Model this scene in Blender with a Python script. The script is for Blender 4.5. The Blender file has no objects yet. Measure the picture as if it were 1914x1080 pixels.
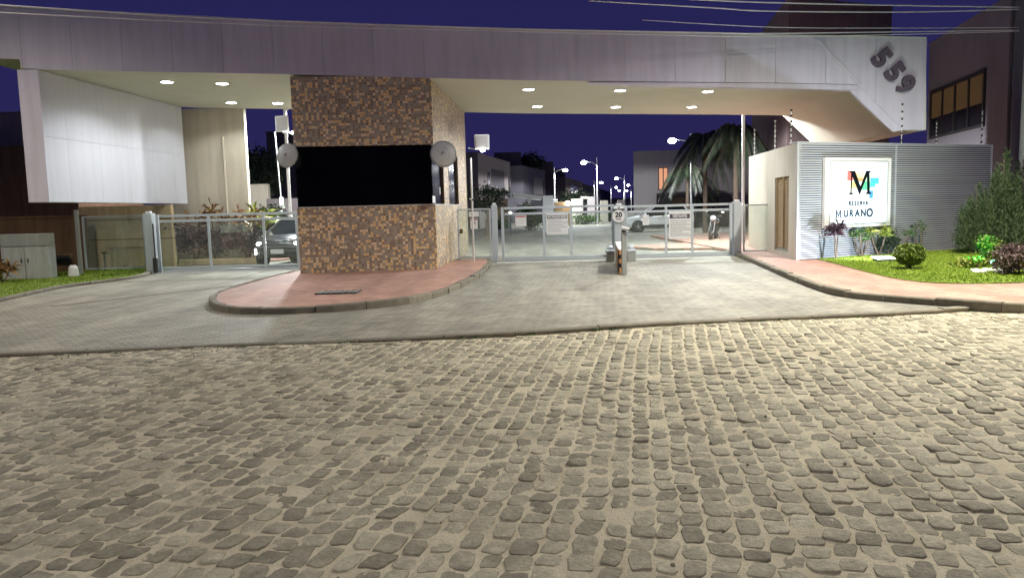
import bpy, math, random
import numpy as np
from mathutils import Matrix, Vector, noise
R = math.radians
random.seed(7); rng = np.random.default_rng(11)
SC = bpy.context.scene
COL = SC.collection
PI = math.pi

# ------------------------------------------------------------------ camera
FPX, EYE, ROLL = 1450.0, 1.65, -0.026
PITCH = math.atan(149 / 1450)
MR = Matrix.Rotation(PI / 2 - PITCH, 3, 'X') @ Matrix.Rotation(ROLL, 3, 'Z')
cam = bpy.data.objects.new('camera', bpy.data.cameras.new('camera'))
COL.objects.link(cam)
cam.matrix_world = Matrix.Translation((0, 0, EYE)) @ MR.to_4x4()
cam.data.sensor_width = 36.0
cam.data.lens = 36.0 * FPX / 1914.0
cam.data.clip_start = 0.05
cam.data.clip_end = 900
SC.camera = cam

# ------------------------------------------------------------------ world: late dusk sky
world = bpy.data.worlds.new('World'); SC.world = world; world.use_nodes = True
wn = world.node_tree.nodes; wl = world.node_tree.links; wn.clear()
wo = wn.new('ShaderNodeOutputWorld'); wb = wn.new('ShaderNodeBackground'); sky = wn.new('ShaderNodeTexSky')
sky.sky_type = 'NISHITA'; sky.sun_disc = False; sky.sun_elevation = R(-3.5); sky.sun_rotation = R(200)
wm = wn.new('ShaderNodeMixRGB'); wm.blend_type = 'MIX'; wm.inputs[0].default_value = 0.85
tc = wn.new('ShaderNodeTexCoord'); sx = wn.new('ShaderNodeSeparateXYZ'); rp = wn.new('ShaderNodeValToRGB')
wl.new(tc.outputs['Generated'], sx.inputs[0]); wl.new(sx.outputs['Z'], rp.inputs[0])
rp.color_ramp.elements[0].position = 0.0; rp.color_ramp.elements[0].color = (0.38, 0.32, 1.50, 1)
rp.color_ramp.elements[1].position = 0.5; rp.color_ramp.elements[1].color = (0.24, 0.27, 1.45, 1)
wl.new(sky.outputs[0], wm.inputs[1]); wl.new(rp.outputs[0], wm.inputs[2])
wl.new(wm.outputs[0], wb.inputs[0]); wb.inputs[1].default_value = 0.068
wl.new(wb.outputs[0], wo.inputs[0])

SC.view_settings.view_transform = 'Standard'
SC.view_settings.look = 'None'
SC.view_settings.exposure = 0.0
SC.view_settings.gamma = 1.0
SC.render.engine = 'CYCLES'
SC.cycles.use_denoising = True
SC.cycles.max_bounces = 6; SC.cycles.diffuse_bounces = 3; SC.cycles.glossy_bounces = 3
SC.cycles.transparent_max_bounces = 14
SC.cycles.caustics_reflective = False; SC.cycles.caustics_refractive = False
SC.cycles.sample_clamp_indirect = 4.0

# lamp powers (each used in the lamp's own builder)
P_ROAD = 10000.0
P_ROAD_LEFT = 2700.0
P_ROAD_BACK = 2300.0
P_DOWN = 215.0
P_STREET = 2000.0
P_FLOOD = 360.0
LED = (0.93, 0.97, 1.0)

# ------------------------------------------------------------------ measuring helpers
def ray(px, py):
    return MR @ Vector(((px - 957) / FPX, -(py - 540) / FPX, -1))
def G(px, py, z=0.0):
    d = ray(px, py); t = (z - EYE) / d.z
    return Vector((d.x * t, d.y * t, z))
def AT(px, py, Y):
    d = ray(px, py); t = Y / d.y
    return Vector((d.x * t, Y, EYE + d.z * t))
def PL(px, py, A, B):
    """meeting point of a sight line with the upright plane through A and B"""
    d = ray(px, py)
    nx, ny = -(B[1] - A[1]), (B[0] - A[0])
    t = (A[0] * nx + A[1] * ny) / (d.x * nx + d.y * ny)
    return Vector((d.x * t, d.y * t, EYE + d.z * t))
def proj(p):
    q = MR.transposed() @ (Vector(p) - Vector((0, 0, EYE)))
    return 957 - FPX * q.x / q.z, 540 + FPX * q.y / q.z

# ------------------------------------------------------------------ materials
def newmat(name):
    m = bpy.data.materials.new(name); m.use_nodes = True
    nt = m.node_tree; b = nt.nodes['Principled BSDF']
    return m, nt, b
def rgba(c): return (c[0], c[1], c[2], 1)
def surf(name, col, rough=0.7, metal=0.0, var=0.12, scale=3.0, bump=0.0, bscale=60.0, streak=0.0, spec=0.5, rand=0.0, alt=None, altscale=1.2, island=False):
    m, nt, b = newmat(name); N = nt.nodes; L = nt.links
    b.inputs['Roughness'].default_value = rough; b.inputs['Metallic'].default_value = metal
    b.inputs['Specular IOR Level'].default_value = spec
    geo = N.new('ShaderNodeNewGeometry')
    n1 = N.new('ShaderNodeTexNoise'); n1.inputs['Scale'].default_value = scale; n1.inputs['Detail'].default_value = 6; n1.inputs['Roughness'].default_value = .62
    L.new(geo.outputs['Position'], n1.inputs['Vector'])
    mx = N.new('ShaderNodeMixRGB'); mx.inputs[1].default_value = rgba([c * (1 - var * 1.6) for c in col]); mx.inputs[2].default_value = rgba([min(1, c * (1 + var * 1.6)) for c in col])
    L.new(n1.outputs['Fac'], mx.inputs[0]); out = mx.outputs[0]
    if alt:
        n2 = N.new('ShaderNodeTexNoise'); n2.inputs['Scale'].default_value = altscale; n2.inputs['Detail'].default_value = 4
        L.new(geo.outputs['Position'], n2.inputs['Vector'])
        r2 = N.new('ShaderNodeValToRGB'); r2.color_ramp.elements[0].position = .45; r2.color_ramp.elements[1].position = .65
        L.new(n2.outputs['Fac'], r2.inputs[0])
        m2 = N.new('ShaderNodeMixRGB'); L.new(r2.outputs[0], m2.inputs[0]); L.new(out, m2.inputs[1]); m2.inputs[2].default_value = rgba(alt); out = m2.outputs[0]
    if streak:
        mp = N.new('ShaderNodeMapping'); mp.inputs['Scale'].default_value = (5, 5, .35)
        L.new(geo.outputs['Position'], mp.inputs[0])
        n3 = N.new('ShaderNodeTexNoise'); n3.inputs['Scale'].default_value = 1.3; n3.inputs['Detail'].default_value = 5
        L.new(mp.outputs[0], n3.inputs['Vector'])
        r3 = N.new('ShaderNodeValToRGB'); r3.color_ramp.elements[0].position = .35; r3.color_ramp.elements[0].color = (1 - streak, 1 - streak, 1 - streak, 1); r3.color_ramp.elements[1].position = .6
        L.new(n3.outputs['Fac'], r3.inputs[0])
        m3 = N.new('ShaderNodeMixRGB'); m3.blend_type = 'MULTIPLY'; m3.inputs[0].default_value = 1
        L.new(out, m3.inputs[1]); L.new(r3.outputs[0], m3.inputs[2]); out = m3.outputs[0]
    if rand:
        if island: src = geo.outputs['Random Per Island']
        else: src = N.new('ShaderNodeObjectInfo').outputs['Random']
        mr = N.new('ShaderNodeMapRange'); mr.inputs['To Min'].default_value = 1 - rand; mr.inputs['To Max'].default_value = 1 + rand
        L.new(src, mr.inputs[0])
        m4 = N.new('ShaderNodeVectorMath'); m4.operation = 'SCALE'; L.new(out, m4.inputs[0]); L.new(mr.outputs[0], m4.inputs['Scale']); out = m4.outputs[0]
    L.new(out, b.inputs['Base Color'])
    if bump:
        nb = N.new('ShaderNodeTexNoise'); nb.inputs['Scale'].default_value = bscale; nb.inputs['Detail'].default_value = 7; nb.inputs['Roughness'].default_value = .65
        L.new(geo.outputs['Position'], nb.inputs['Vector'])
        bp = N.new('ShaderNodeBump'); bp.inputs['Strength'].default_value = bump; bp.inputs['Distance'].default_value = .02
        L.new(nb.outputs['Fac'], bp.inputs['Height']); L.new(bp.outputs[0], b.inputs['Normal'])
    return m
def glow(name, col, s):
    m, nt, b = newmat(name)
    b.inputs['Base Color'].default_value = rgba([c * .12 for c in col] if s < 2 else (.8, .8, .8)); b.inputs['Emission Color'].default_value = rgba(col); b.inputs['Emission Strength'].default_value = s
    return m
def glassmat(name, tint=(.9, .96, .94), haze=.10, gloss=.08):
    m, nt, b = newmat(name); N = nt.nodes; L = nt.links; N.remove(b)
    t = N.new('ShaderNodeBsdfTransparent'); t.inputs[0].default_value = rgba(tint)
    d = N.new('ShaderNodeBsdfDiffuse'); d.inputs[0].default_value = (.62, .66, .58, 1)
    g = N.new('ShaderNodeBsdfGlossy'); g.inputs['Roughness'].default_value = .06
    nz = N.new('ShaderNodeTexNoise'); nz.inputs['Scale'].default_value = 1.7; nz.inputs['Detail'].default_value = 3
    ge = N.new('ShaderNodeNewGeometry'); L.new(ge.outputs['Position'], nz.inputs['Vector'])
    mm = N.new('ShaderNodeMath'); mm.operation = 'MULTIPLY'; mm.inputs[1].default_value = haze * 2; L.new(nz.outputs['Fac'], mm.inputs[0])
    a = N.new('ShaderNodeMixShader'); L.new(mm.outputs[0], a.inputs[0]); L.new(t.outputs[0], a.inputs[1]); L.new(d.outputs[0], a.inputs[2])
    c = N.new('ShaderNodeMixShader'); c.inputs[0].default_value = gloss; L.new(a.outputs[0], c.inputs[1]); L.new(g.outputs[0], c.inputs[2])
    L.new(c.outputs[0], N['Material Output'].inputs[0])
    return m
def tilemat(name, d, size=.068):
    """small square mosaic tiles on an upright wall running along d"""
    m, nt, b = newmat(name); N = nt.nodes; L = nt.links
    geo = N.new('ShaderNodeNewGeometry')
    dt = N.new('ShaderNodeVectorMath'); dt.operation = 'DOT_PRODUCT'; dt.inputs[1].default_value = (d[0], d[1], 0); L.new(geo.outputs['Position'], dt.inputs[0])
    sz = N.new('ShaderNodeSeparateXYZ'); L.new(geo.outputs['Position'], sz.inputs[0])
    cb = N.new('ShaderNodeCombineXYZ'); L.new(dt.outputs['Value'], cb.inputs[0]); L.new(sz.outputs['Z'], cb.inputs[1])
    sc = N.new('ShaderNodeVectorMath'); sc.operation = 'SCALE'; sc.inputs['Scale'].default_value = 1 / size; L.new(cb.outputs[0], sc.inputs[0])
    fl = N.new('ShaderNodeVectorMath'); fl.operation = 'FLOOR'; L.new(sc.outputs[0], fl.inputs[0])
    fr = N.new('ShaderNodeVectorMath'); fr.operation = 'FRACTION'; L.new(sc.outputs[0], fr.inputs[0])
    wn_ = N.new('ShaderNodeTexWhiteNoise'); wn_.noise_dimensions = '2D'; L.new(fl.outputs[0], wn_.inputs['Vector'])
    r = N.new('ShaderNodeValToRGB'); r.color_ramp.interpolation = 'CONSTANT'
    e = r.color_ramp.elements; e[0].position = 0; e[0].color = (.32, .235, .165, 1); e[1].position = .22; e[1].color = (.43, .36, .28, 1)
    for p, c in ((.45, (.38, .31, .24)), (.60, (.26, .18, .12)), (.68, (.90, .60, .24)), (.85, (.88, .69, .44))):
        x = e.new(p); x.color = rgba(c)
    L.new(wn_.outputs['Value'], r.inputs[0])
    sf = N.new('ShaderNodeSeparateXYZ'); L.new(fr.outputs[0], sf.inputs[0])
    ms = []
    for o in ('X', 'Y'):
        pp = N.new('ShaderNodeMath'); pp.operation = 'PINGPONG'; pp.inputs[1].default_value = .5; L.new(sf.outputs[o], pp.inputs[0])
        ms.append(pp)
    mn = N.new('ShaderNodeMath'); mn.operation = 'MINIMUM'; L.new(ms[0].outputs[0], mn.inputs[0]); L.new(ms[1].outputs[0], mn.inputs[1])
    gt = N.new('ShaderNodeMapRange'); gt.inputs['From Min'].default_value = .05; gt.inputs['From Max'].default_value = .10; L.new(mn.outputs[0], gt.inputs[0])
    mx = N.new('ShaderNodeMixRGB'); mx.inputs[1].default_value = (.42, .38, .32, 1); L.new(gt.outputs[0], mx.inputs[0]); L.new(r.outputs[0], mx.inputs[2])
    L.new(mx.outputs[0], b.inputs['Base Color'])
    bp = N.new('ShaderNodeBump'); bp.inputs['Strength'].default_value = .35; bp.inputs['Distance'].default_value = .004
    L.new(gt.outputs[0], bp.inputs['Height']); L.new(bp.outputs[0], b.inputs['Normal'])
    b.inputs['Roughness'].default_value = .38
    return m
def pavermat(name, c1, c2, cm, ang, w=.2, h=.1, stain=.25, bumpk=.6, herring=False):
    m, nt, b = newmat(name); N = nt.nodes; L = nt.links
    geo = N.new('ShaderNodeNewGeometry'); mp = N.new('ShaderNodeMapping'); mp.inputs['Rotation'].default_value = (0, 0, ang)
    L.new(geo.outputs['Position'], mp.inputs[0])
    br = N.new('ShaderNodeTexBrick'); br.inputs['Scale'].default_value = 1; br.inputs['Brick Width'].default_value = w; br.inputs['Row Height'].default_value = h
    br.inputs['Mortar Size'].default_value = .006; br.inputs['Mortar Smooth'].default_value = .3; br.inputs['Bias'].default_value = 0
    br.inputs['Color1'].default_value = rgba(c1); br.inputs['Color2'].default_value = rgba(c2); br.inputs['Mortar'].default_value = rgba(cm)
    L.new(mp.outputs[0], br.inputs['Vector'])
    n1 = N.new('ShaderNodeTexNoise'); n1.inputs['Scale'].default_value = .8; n1.inputs['Detail'].default_value = 8; n1.inputs['Roughness'].default_value = .7; L.new(geo.outputs['Position'], n1.inputs['Vector'])
    mr = N.new('ShaderNodeMapRange'); mr.inputs['From Min'].default_value = .3; mr.inputs['From Max'].default_value = .7; mr.inputs['To Min'].default_value = 1 - stain; mr.inputs['To Max'].default_value = 1 + stain * .5; L.new(n1.outputs['Fac'], mr.inputs[0])
    mpt = N.new('ShaderNodeMapping'); mpt.inputs['Rotation'].default_value = (0, 0, R(-15)); mpt.inputs['Scale'].default_value = (1.5, .16, 1); L.new(geo.outputs['Position'], mpt.inputs[0])
    nt3 = N.new('ShaderNodeTexNoise'); nt3.inputs['Scale'].default_value = 1.0; nt3.inputs['Detail'].default_value = 3; L.new(mpt.outputs[0], nt3.inputs['Vector'])
    mt3 = N.new('ShaderNodeMapRange'); mt3.inputs['From Min'].default_value = .42; mt3.inputs['From Max'].default_value = .60; mt3.inputs['To Min'].default_value = .80; mt3.inputs['To Max'].default_value = 1.04; L.new(nt3.outputs['Fac'], mt3.inputs[0])
    mq = N.new('ShaderNodeMath'); mq.operation = 'MULTIPLY'; L.new(mr.outputs[0], mq.inputs[0]); L.new(mt3.outputs[0], mq.inputs[1]); mr = mq
    n2 = N.new('ShaderNodeTexNoise'); n2.inputs['Scale'].default_value = 45; n2.inputs['Detail'].default_value = 5; L.new(geo.outputs['Position'], n2.inputs['Vector'])
    mr2 = N.new('ShaderNodeMapRange'); mr2.inputs['To Min'].default_value = .8; mr2.inputs['To Max'].default_value = 1.2; L.new(n2.outputs['Fac'], mr2.inputs[0])
    ml = N.new('ShaderNodeMath'); ml.operation = 'MULTIPLY'; L.new(mr.outputs[0], ml.inputs[0]); L.new(mr2.outputs[0], ml.inputs[1])
    sc = N.new('ShaderNodeVectorMath'); sc.operation = 'SCALE'; L.new(br.outputs['Color'], sc.inputs[0]); L.new(ml.outputs[0], sc.inputs['Scale'])
    L.new(sc.outputs[0], b.inputs['Base Color'])
    ad = N.new('ShaderNodeMath'); ad.operation = 'SUBTRACT'; L.new(n2.outputs['Fac'], ad.inputs[0]); L.new(br.outputs['Fac'], ad.inputs[1])
    bp = N.new('ShaderNodeBump'); bp.inputs['Strength'].default_value = bumpk; bp.inputs['Distance'].default_value = .006; L.new(ad.outputs[0], bp.inputs['Height']); L.new(bp.outputs[0], b.inputs['Normal'])
    b.inputs['Roughness'].default_value = .75
    return m
def leafmat(name, c, c2=None, rough=.5):
    m, nt, b = newmat(name); N = nt.nodes; L = nt.links
    geo = N.new('ShaderNodeNewGeometry'); r = N.new('ShaderNodeValToRGB')
    c2 = c2 or [x * 1.9 for x in c]
    r.color_ramp.elements[0].color = rgba([x * .55 for x in c]); r.color_ramp.elements[1].color = rgba(c2)
    x = r.color_ramp.elements.new(.5); x.color = rgba(c)
    L.new(geo.outputs['Random Per Island'], r.inputs[0]); L.new(r.outputs[0], b.inputs['Base Color'])
    b.inputs['Roughness'].default_value = rough
    return m

M = {}
M['fascia'] = surf('fascia_paint', (.58, .55, .68), .6, var=.05, scale=1.2, bump=.08, bscale=140, streak=.10, rand=.05)
M['soffit'] = surf('soffit_plaster', (.54, .54, .44), .8, var=.07, scale=.8, bump=.12, bscale=40)
M['white_wall'] = surf('white_wall_paint', (.58, .59, .64), .7, var=.03, scale=1.0, bump=.05, bscale=120, streak=.05, rand=.02)
M['cream'] = surf('cream_plaster', (.62, .56, .44), .85, var=.08, scale=1.5, bump=.15, bscale=60, streak=.12)
M['cream2'] = surf('pale_plaster', (.70, .66, .55), .85, var=.06, scale=1.5, bump=.15, bscale=60, streak=.10)
M['tan'] = surf('tan_plaster', (.62, .47, .28), .85, var=.12, scale=2, bump=.15, bscale=50, streak=.2)
M['brown'] = surf('brown_render', (.16, .09, .055), .9, var=.2, scale=2, bump=.2, bscale=40, streak=.3)
M['maroon'] = surf('maroon_render', (.14, .10, .10), .9, var=.12, scale=1, bump=.15, bscale=30, streak=.15)
M['house_grey'] = surf('house_grey_render', (.22, .19, .19), .9, var=.1, scale=.8, bump=.1, bscale=20, streak=.15)
M['house_dark'] = surf('house_dark_render', (.08, .07, .085), .9, var=.1, scale=.8)
M['house_white'] = surf('house_white_render', (.48, .45, .44), .85, var=.05, scale=.6, streak=.08)
M['purple_house'] = surf('mauve_render', (.17, .16, .185), .9, var=.06, scale=.7, bump=.1, bscale=30, streak=.1)
M['trim'] = surf('pale_trim', (.62, .64, .62), .6, var=.05)
M['gate'] = surf('grey_gate_metal', (.50, .55, .59), .42, metal=.15, var=.06, scale=6, bump=.03)
M['steel'] = surf('galvanised_steel', (.42, .44, .42), .4, metal=.5, var=.1, scale=8)
M['slat'] = surf('aluminium_slat', (.62, .63, .68), .35, metal=.35, var=.05, scale=3, rand=.06)
M['slatback'] = surf('slat_backing', (.035, .035, .045), .8, var=.2)
M['white'] = surf('white_enamel', (.75, .75, .75), .5, var=.03)
M['polewhite'] = surf('pale_painted_pole', (.66, .66, .66), .45, var=.06, scale=5)
M['dark'] = surf('dark_metal', (.03, .03, .032), .5, var=.1)
M['black'] = surf('black_plastic', (.012, .012, .013), .45, var=.1)
M['blackglass'] = surf('black_mirror_glass', (.002, .002, .002), .12, var=0, spec=.12)
M['brownframe'] = surf('brown_frame', (.10, .055, .035), .5, var=.1)
M['mirror_back'] = surf('moulded_grey_plastic', (.60, .62, .61), .4, var=.08, scale=8)
M['glass'] = glassmat('gate_glass', (.94, .975, .96), .05, .04)
M['frost'] = glassmat('hazy_glass', (.93, .97, .95), .13, .04)
M['winglass'] = surf('dark_window_glass', (.02, .02, .028), .15, var=.1, spec=.6)
M['sand'] = surf('joint_sand', (.66, .60, .44), .95, var=.20, scale=38, bump=.9, bscale=70, alt=(.52, .46, .33), altscale=1.7)
M['stone'] = surf('granite_cobble', (.41, .38, .285), .72, var=.34, scale=34, bump=1.0, bscale=45, rand=.32, spec=.25, alt=(.31, .29, .215), altscale=9)
M['stone2'] = surf('granite_cobbles', (.41, .38, .285), .72, var=.34, scale=34, bump=1.0, bscale=45, rand=.32, spec=.25, island=True, alt=(.31, .29, .215), altscale=9)
M['kerb'] = surf('kerb_concrete', (.21, .19, .145), .9, var=.3, scale=9, bump=.6, bscale=35, rand=.15)
M['paver'] = pavermat('grey_pavers', (.35, .33, .27), (.225, .22, .18), (.56, .53, .43), R(-38), stain=.30, bumpk=1.0)
M['red'] = pavermat('red_pavers', (.56, .33, .25), (.42, .215, .16), (.52, .38, .30), R(20), stain=.22)
M['concrete'] = surf('pale_concrete', (.50, .48, .43), .85, var=.12, scale=3, bump=.3, bscale=50)
M['grassbase'] = surf('lawn_soil', (.17, .26, .03), .95, var=.3, scale=8, bump=.8, bscale=60)
M['blade'] = leafmat('grass_blade', (.23, .33, .02), (.31, .42, .035), .6)
M['leaf'] = leafmat('green_leaf', (.05, .10, .022))
M['leafdark'] = leafmat('dark_leaf', (.022, .036, .020), (.045, .07, .032))
M['leafconifer'] = leafmat('conifer_leaf', (.055, .095, .035), (.13, .19, .085), .7)
M['leafpurple'] = leafmat('purple_leaf', (.06, .03, .045), (.16, .09, .11))
M['leafyellow'] = leafmat('yellow_green_leaf', (.20, .26, .03), (.50, .50, .10))
M['leafrust'] = leafmat('rust_leaf', (.25, .13, .05), (.45, .30, .12))
M['leafpalm'] = leafmat('palm_leaf', (.022, .06, .014), (.05, .12, .025))
M['leafhedge'] = leafmat('maroon_hedge_leaf', (.22, .10, .11), (.42, .30, .26))
M['leafshrub'] = leafmat('plum_shrub_leaf', (.10, .065, .06), (.22, .15, .14))
M['topiary'] = leafmat('topiary_leaf', (.09, .15, .02), (.22, .30, .03))
M['bark'] = surf('bark', (.16, .12, .09), .9, var=.25, scale=10, bump=.6, bscale=30)
M['stonewhite'] = surf('white_pebble', (.62, .60, .54), .8, var=.15, scale=9)
M['carwhite'] = surf('white_car_paint', (.82, .82, .82), .25, var=.01, spec=.7)
M['cargrey'] = surf('dark_grey_car_paint', (.055, .055, .065), .25, var=.02, spec=.8)
M['tyre'] = surf('tyre_rubber', (.018, .018, .018), .8, var=.2)
M['alloy'] = surf('alloy_rim', (.45, .45, .46), .35, metal=.6, var=.05)
M['carglass'] = surf('car_glass', (.015, .018, .02), .08, var=0, spec=.8)
M['orange'] = surf('orange_stripe', (.50, .25, .09), .7, var=.15, scale=9)
M['tanboard'] = surf('tan_board', (.36, .25, .15), .8, var=.15, scale=9)
M['lampglow'] = glow('led_lens', (1, .99, .97), 28)
M['streetglow'] = glow('street_led_lens', (.97, .98, 1), 60)
M['headglow'] = glow('headlamp_lens', (1, .97, .92), 30)
M['drl'] = glow('daytime_lamp', (.92, .93, 1), 9)
M['warmglow'] = glow('warm_bulb', (1, .80, .55), 14)
M['warmroom'] = glow('lit_room', (1, .45, .25), .75)
M['amberroom'] = glow('amber_room', (.62, .38, .15), .06)
M['greenglow'] = glow('green_spot_lens', (.1, 1, .5), 25)
M['upglow'] = glow('uplight_lens', (.92, 1, .90), 22)
M['numeral'] = surf('numeral_metal', (.12, .095, .135), .5, metal=.2, var=.12, scale=8)
M['ink'] = surf('dark_ink', (.008, .009, .012), .9, var=0, spec=.0)
M['inkblue'] = surf('slate_blue_ink', (.02, .04, .07), .9, var=0, spec=0)
M['inkgrey'] = surf('grey_ink', (.30, .30, .33), .6, var=0)
M['inkred'] = surf('red_ink', (.45, .10, .09), .6, var=0)
M['wire'] = surf('cable', (.72, .70, .75), .4, metal=.3, var=.1)
M['electric'] = surf('cabinet_paint', (.50, .52, .52), .55, var=.1, scale=5, streak=.2)
M['polecon'] = surf('pole_concrete', (.36, .38, .38), .85, var=.12, scale=6, bump=.2, streak=.15)

# ------------------------------------------------------------------ mesh building
class MB:
    def __init__(s): s.v = []; s.f = []
    def add(s, vs, fs):
        o = len(s.v); s.v += [tuple(v) for v in vs]; s.f += [tuple(i + o for i in f) for f in fs]; return s
    def box(s, c, d, rz=0.0, rx=0.0, ry=0.0, bev=0.0):
        h = [x / 2 for x in d]
        mt = Matrix.Translation(c) @ Matrix.Rotation(rz, 4, 'Z') @ Matrix.Rotation(ry, 4, 'Y') @ Matrix.Rotation(rx, 4, 'X')
        if bev:
            b = min(bev, min(h) * .9); vs = []
            for sx in (-1, 1):
                for sy in (-1, 1):
                    for sz in (-1, 1):
                        vs += [(sx * h[0], sy * (h[1] - b), sz * (h[2] - b)), (sx * (h[0] - b), sy * h[1], sz * (h[2] - b)), (sx * (h[0] - b), sy * (h[1] - b), sz * h[2])]
            def I(x, y, z, k): return ((x * 2 + y) * 2 + z) * 3 + k
            fs = []
            for x in (0, 1): fs.append([I(x, 0, 0, 0), I(x, 1, 0, 0), I(x, 1, 1, 0), I(x, 0, 1, 0)])
            for y in (0, 1): fs.append([I(0, y, 0, 1), I(1, y, 0, 1), I(1, y, 1, 1), I(0, y, 1, 1)])
            for z in (0, 1): fs.append([I(0, 0, z, 2), I(1, 0, z, 2), I(1, 1, z, 2), I(0, 1, z, 2)])
            for x in (0, 1):
                for y in (0, 1): fs.append([I(x, y, 0, 0), I(x, y, 1, 0), I(x, y, 1, 1), I(x, y, 0, 1)])
                for z in (0, 1): fs.append([I(x, 0, z, 0), I(x, 1, z, 0), I(x, 1, z, 2), I(x, 0, z, 2)])
            for y in (0, 1):
                for z in (0, 1): fs.append([I(0, y, z, 1), I(1, y, z, 1), I(1, y, z, 2), I(0, y, z, 2)])
            for x in (0, 1):
                for y in (0, 1):
                    for z in (0, 1): fs.append([I(x, y, z, 0), I(x, y, z, 1), I(x, y, z, 2)])
        else:
            vs = [(x * h[0], y * h[1], z * h[2]) for x in (-1, 1) for y in (-1, 1) for z in (-1, 1)]
            fs = [(0, 1, 3, 2), (4, 6, 7, 5), (0, 4, 5, 1), (2, 3, 7, 6), (0, 2, 6, 4), (1, 5, 7, 3)]
        return s.add([mt @ Vector(v) for v in vs], fs)
    def span(s, a, b, w, h):
        """bar of width w and height h from a to b"""
        a = Vector(a); b = Vector(b); d = b - a
        q = d.to_track_quat('X', 'Z').to_matrix()
        L = d.length / 2; c = (a + b) / 2
        vs = [c + q @ Vector((x * L, y * w / 2, z * h / 2)) for x in (-1, 1) for y in (-1, 1) for z in (-1, 1)]
        return s.add(vs, [(0, 1, 3, 2), (4, 6, 7, 5), (0, 4, 5, 1), (2, 3, 7, 6), (0, 2, 6, 4), (1, 5, 7, 3)])
    def prism(s, poly, ext):
        """closed polygon (3-D points) pushed along ext"""
        n = len(poly); e = Vector(ext)
        vs = [Vector(p) for p in poly] + [Vector(p) + e for p in poly]
        fs = [tuple(range(n)), tuple(range(2 * n - 1, n - 1, -1))] + [(i, (i + 1) % n, n + (i + 1) % n, n + i) for i in range(n)]
        return s.add(vs, fs)
    def tube(s, pts, r, n=8, cap=True):
        pts = [Vector(p) for p in pts]; rs = r if isinstance(r, (list, tuple)) else [r] * len(pts)
        o = len(s.v); fs = []
        for i, p in enumerate(pts):
            d = (pts[min(i + 1, len(pts) - 1)] - pts[max(i - 1, 0)]).normalized()
            u = d.cross(Vector((0, 0, 1)) if abs(d.z) < .9 else Vector((1, 0, 0))).normalized(); w = d.cross(u)
            for k in range(n):
                a = 2 * PI * k / n; s.v.append(tuple(p + (u * math.cos(a) + w * math.sin(a)) * rs[i]))
        for i in range(len(pts) - 1):
            for k in range(n):
                s.f.append((o + i * n + k, o + i * n + (k + 1) % n, o + (i + 1) * n + (k + 1) % n, o + (i + 1) * n + k))
        if cap:
            s.f.append(tuple(o + k for k in range(n))); s.f.append(tuple(o + (len(pts) - 1) * n + k for k in range(n - 1, -1, -1)))
        return s
    def lathe(s, c, prof, n=24, axis=(0, 0, 1)):
        """prof: (radius, height) pairs turned round axis"""
        q = Vector(axis).to_track_quat('Z', 'Y').to_matrix(); c = Vector(c); o = len(s.v)
        for r, h in prof:
            for k in range(n):
                a = 2 * PI * k / n; s.v.append(tuple(c + q @ Vector((r * math.cos(a), r * math.sin(a), h))))
        for i in range(len(prof) - 1):
            for k in range(n): s.f.append((o + i * n + k, o + i * n + (k + 1) % n, o + (i + 1) * n + (k + 1) % n, o + (i + 1) * n + k))
        s.f.append(tuple(o + k for k in range(n - 1, -1, -1))); s.f.append(tuple(o + (len(prof) - 1) * n + k for k in range(n)))
        return s
    def ball(s, c, r, n=10):
        rr = r if isinstance(r, (tuple, list)) else (r, r, r); o = len(s.v)
        for i in range(1, n):
            t = PI * i / n
            for k in range(n * 2):
                a = PI * k / n; s.v.append((c[0] + rr[0] * math.sin(t) * math.cos(a), c[1] + rr[1] * math.sin(t) * math.sin(a), c[2] + rr[2] * math.cos(t)))
        m = n * 2
        for i in range(n - 2):
            for k in range(m): s.f.append((o + i * m + k, o + (i + 1) * m + k, o + (i + 1) * m + (k + 1) % m, o + i * m + (k + 1) % m))
        s.f.append(tuple(o + k for k in range(m))); s.f.append(tuple(o + (n - 2) * m + k for k in range(m - 1, -1, -1)))
        return s
    def leaves(s, P, size, up=.3, long=1.0, dirs=None, droop=.2, wide=.32):
        """leaf blades at the points P (numpy n x 3)"""
        n = len(P)
        d = rng.normal(size=(n, 3)) if dirs is None else dirs + rng.normal(size=(n, 3)) * .35
        d[:, 2] += up; d /= np.linalg.norm(d, axis=1)[:, None] + 1e-9
        t = rng.normal(size=(n, 3)); w = np.cross(d, t); w /= np.linalg.norm(w, axis=1)[:, None] + 1e-9
        L = (size * long * rng.uniform(.6, 1.3, n))[:, None]; W = (size * rng.uniform(.6, 1.2, n) * wide)[:, None]
        dz = np.zeros((n, 3)); dz[:, 2] = droop * L[:, 0]
        a = P; b = P + d * L * .5 + w * W; c = P + d * L - dz; e = P + d * L * .5 - w * W
        V = np.stack([a, b, c, e], 1).reshape(-1, 3); o = len(s.v)
        s.v += [tuple(x) for x in V.tolist()]; s.f += [(o + 4 * i, o + 4 * i + 1, o + 4 * i + 2, o + 4 * i + 3) for i in range(n)]
        return s
    def build(s, name, mat, parent=None, smooth=False, kind=None, label=None):
        off = Vector((0, 0, 0)); p = parent
        while p is not None: off += p.location; p = p.parent
        me = bpy.data.meshes.new(name)
        me.from_pydata([(v[0] - off.x, v[1] - off.y, v[2] - off.z) for v in s.v], [], s.f)
        me.materials.append(mat)
        if smooth: me.polygons.foreach_set('use_smooth', [True] * len(me.polygons))
        fixnormals(me)
        o = bpy.data.objects.new(name, me); COL.objects.link(o)
        if parent is not None: o.parent = parent
        if kind: o['kind'] = kind
        if label: o['label'] = label
        return o
import bmesh
def fixnormals(me):
    if len(me.polygons) > 4000: return
    bm = bmesh.new(); bm.from_mesh(me); bmesh.ops.recalc_face_normals(bm, faces=bm.faces); bm.to_mesh(me); bm.free()
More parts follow.
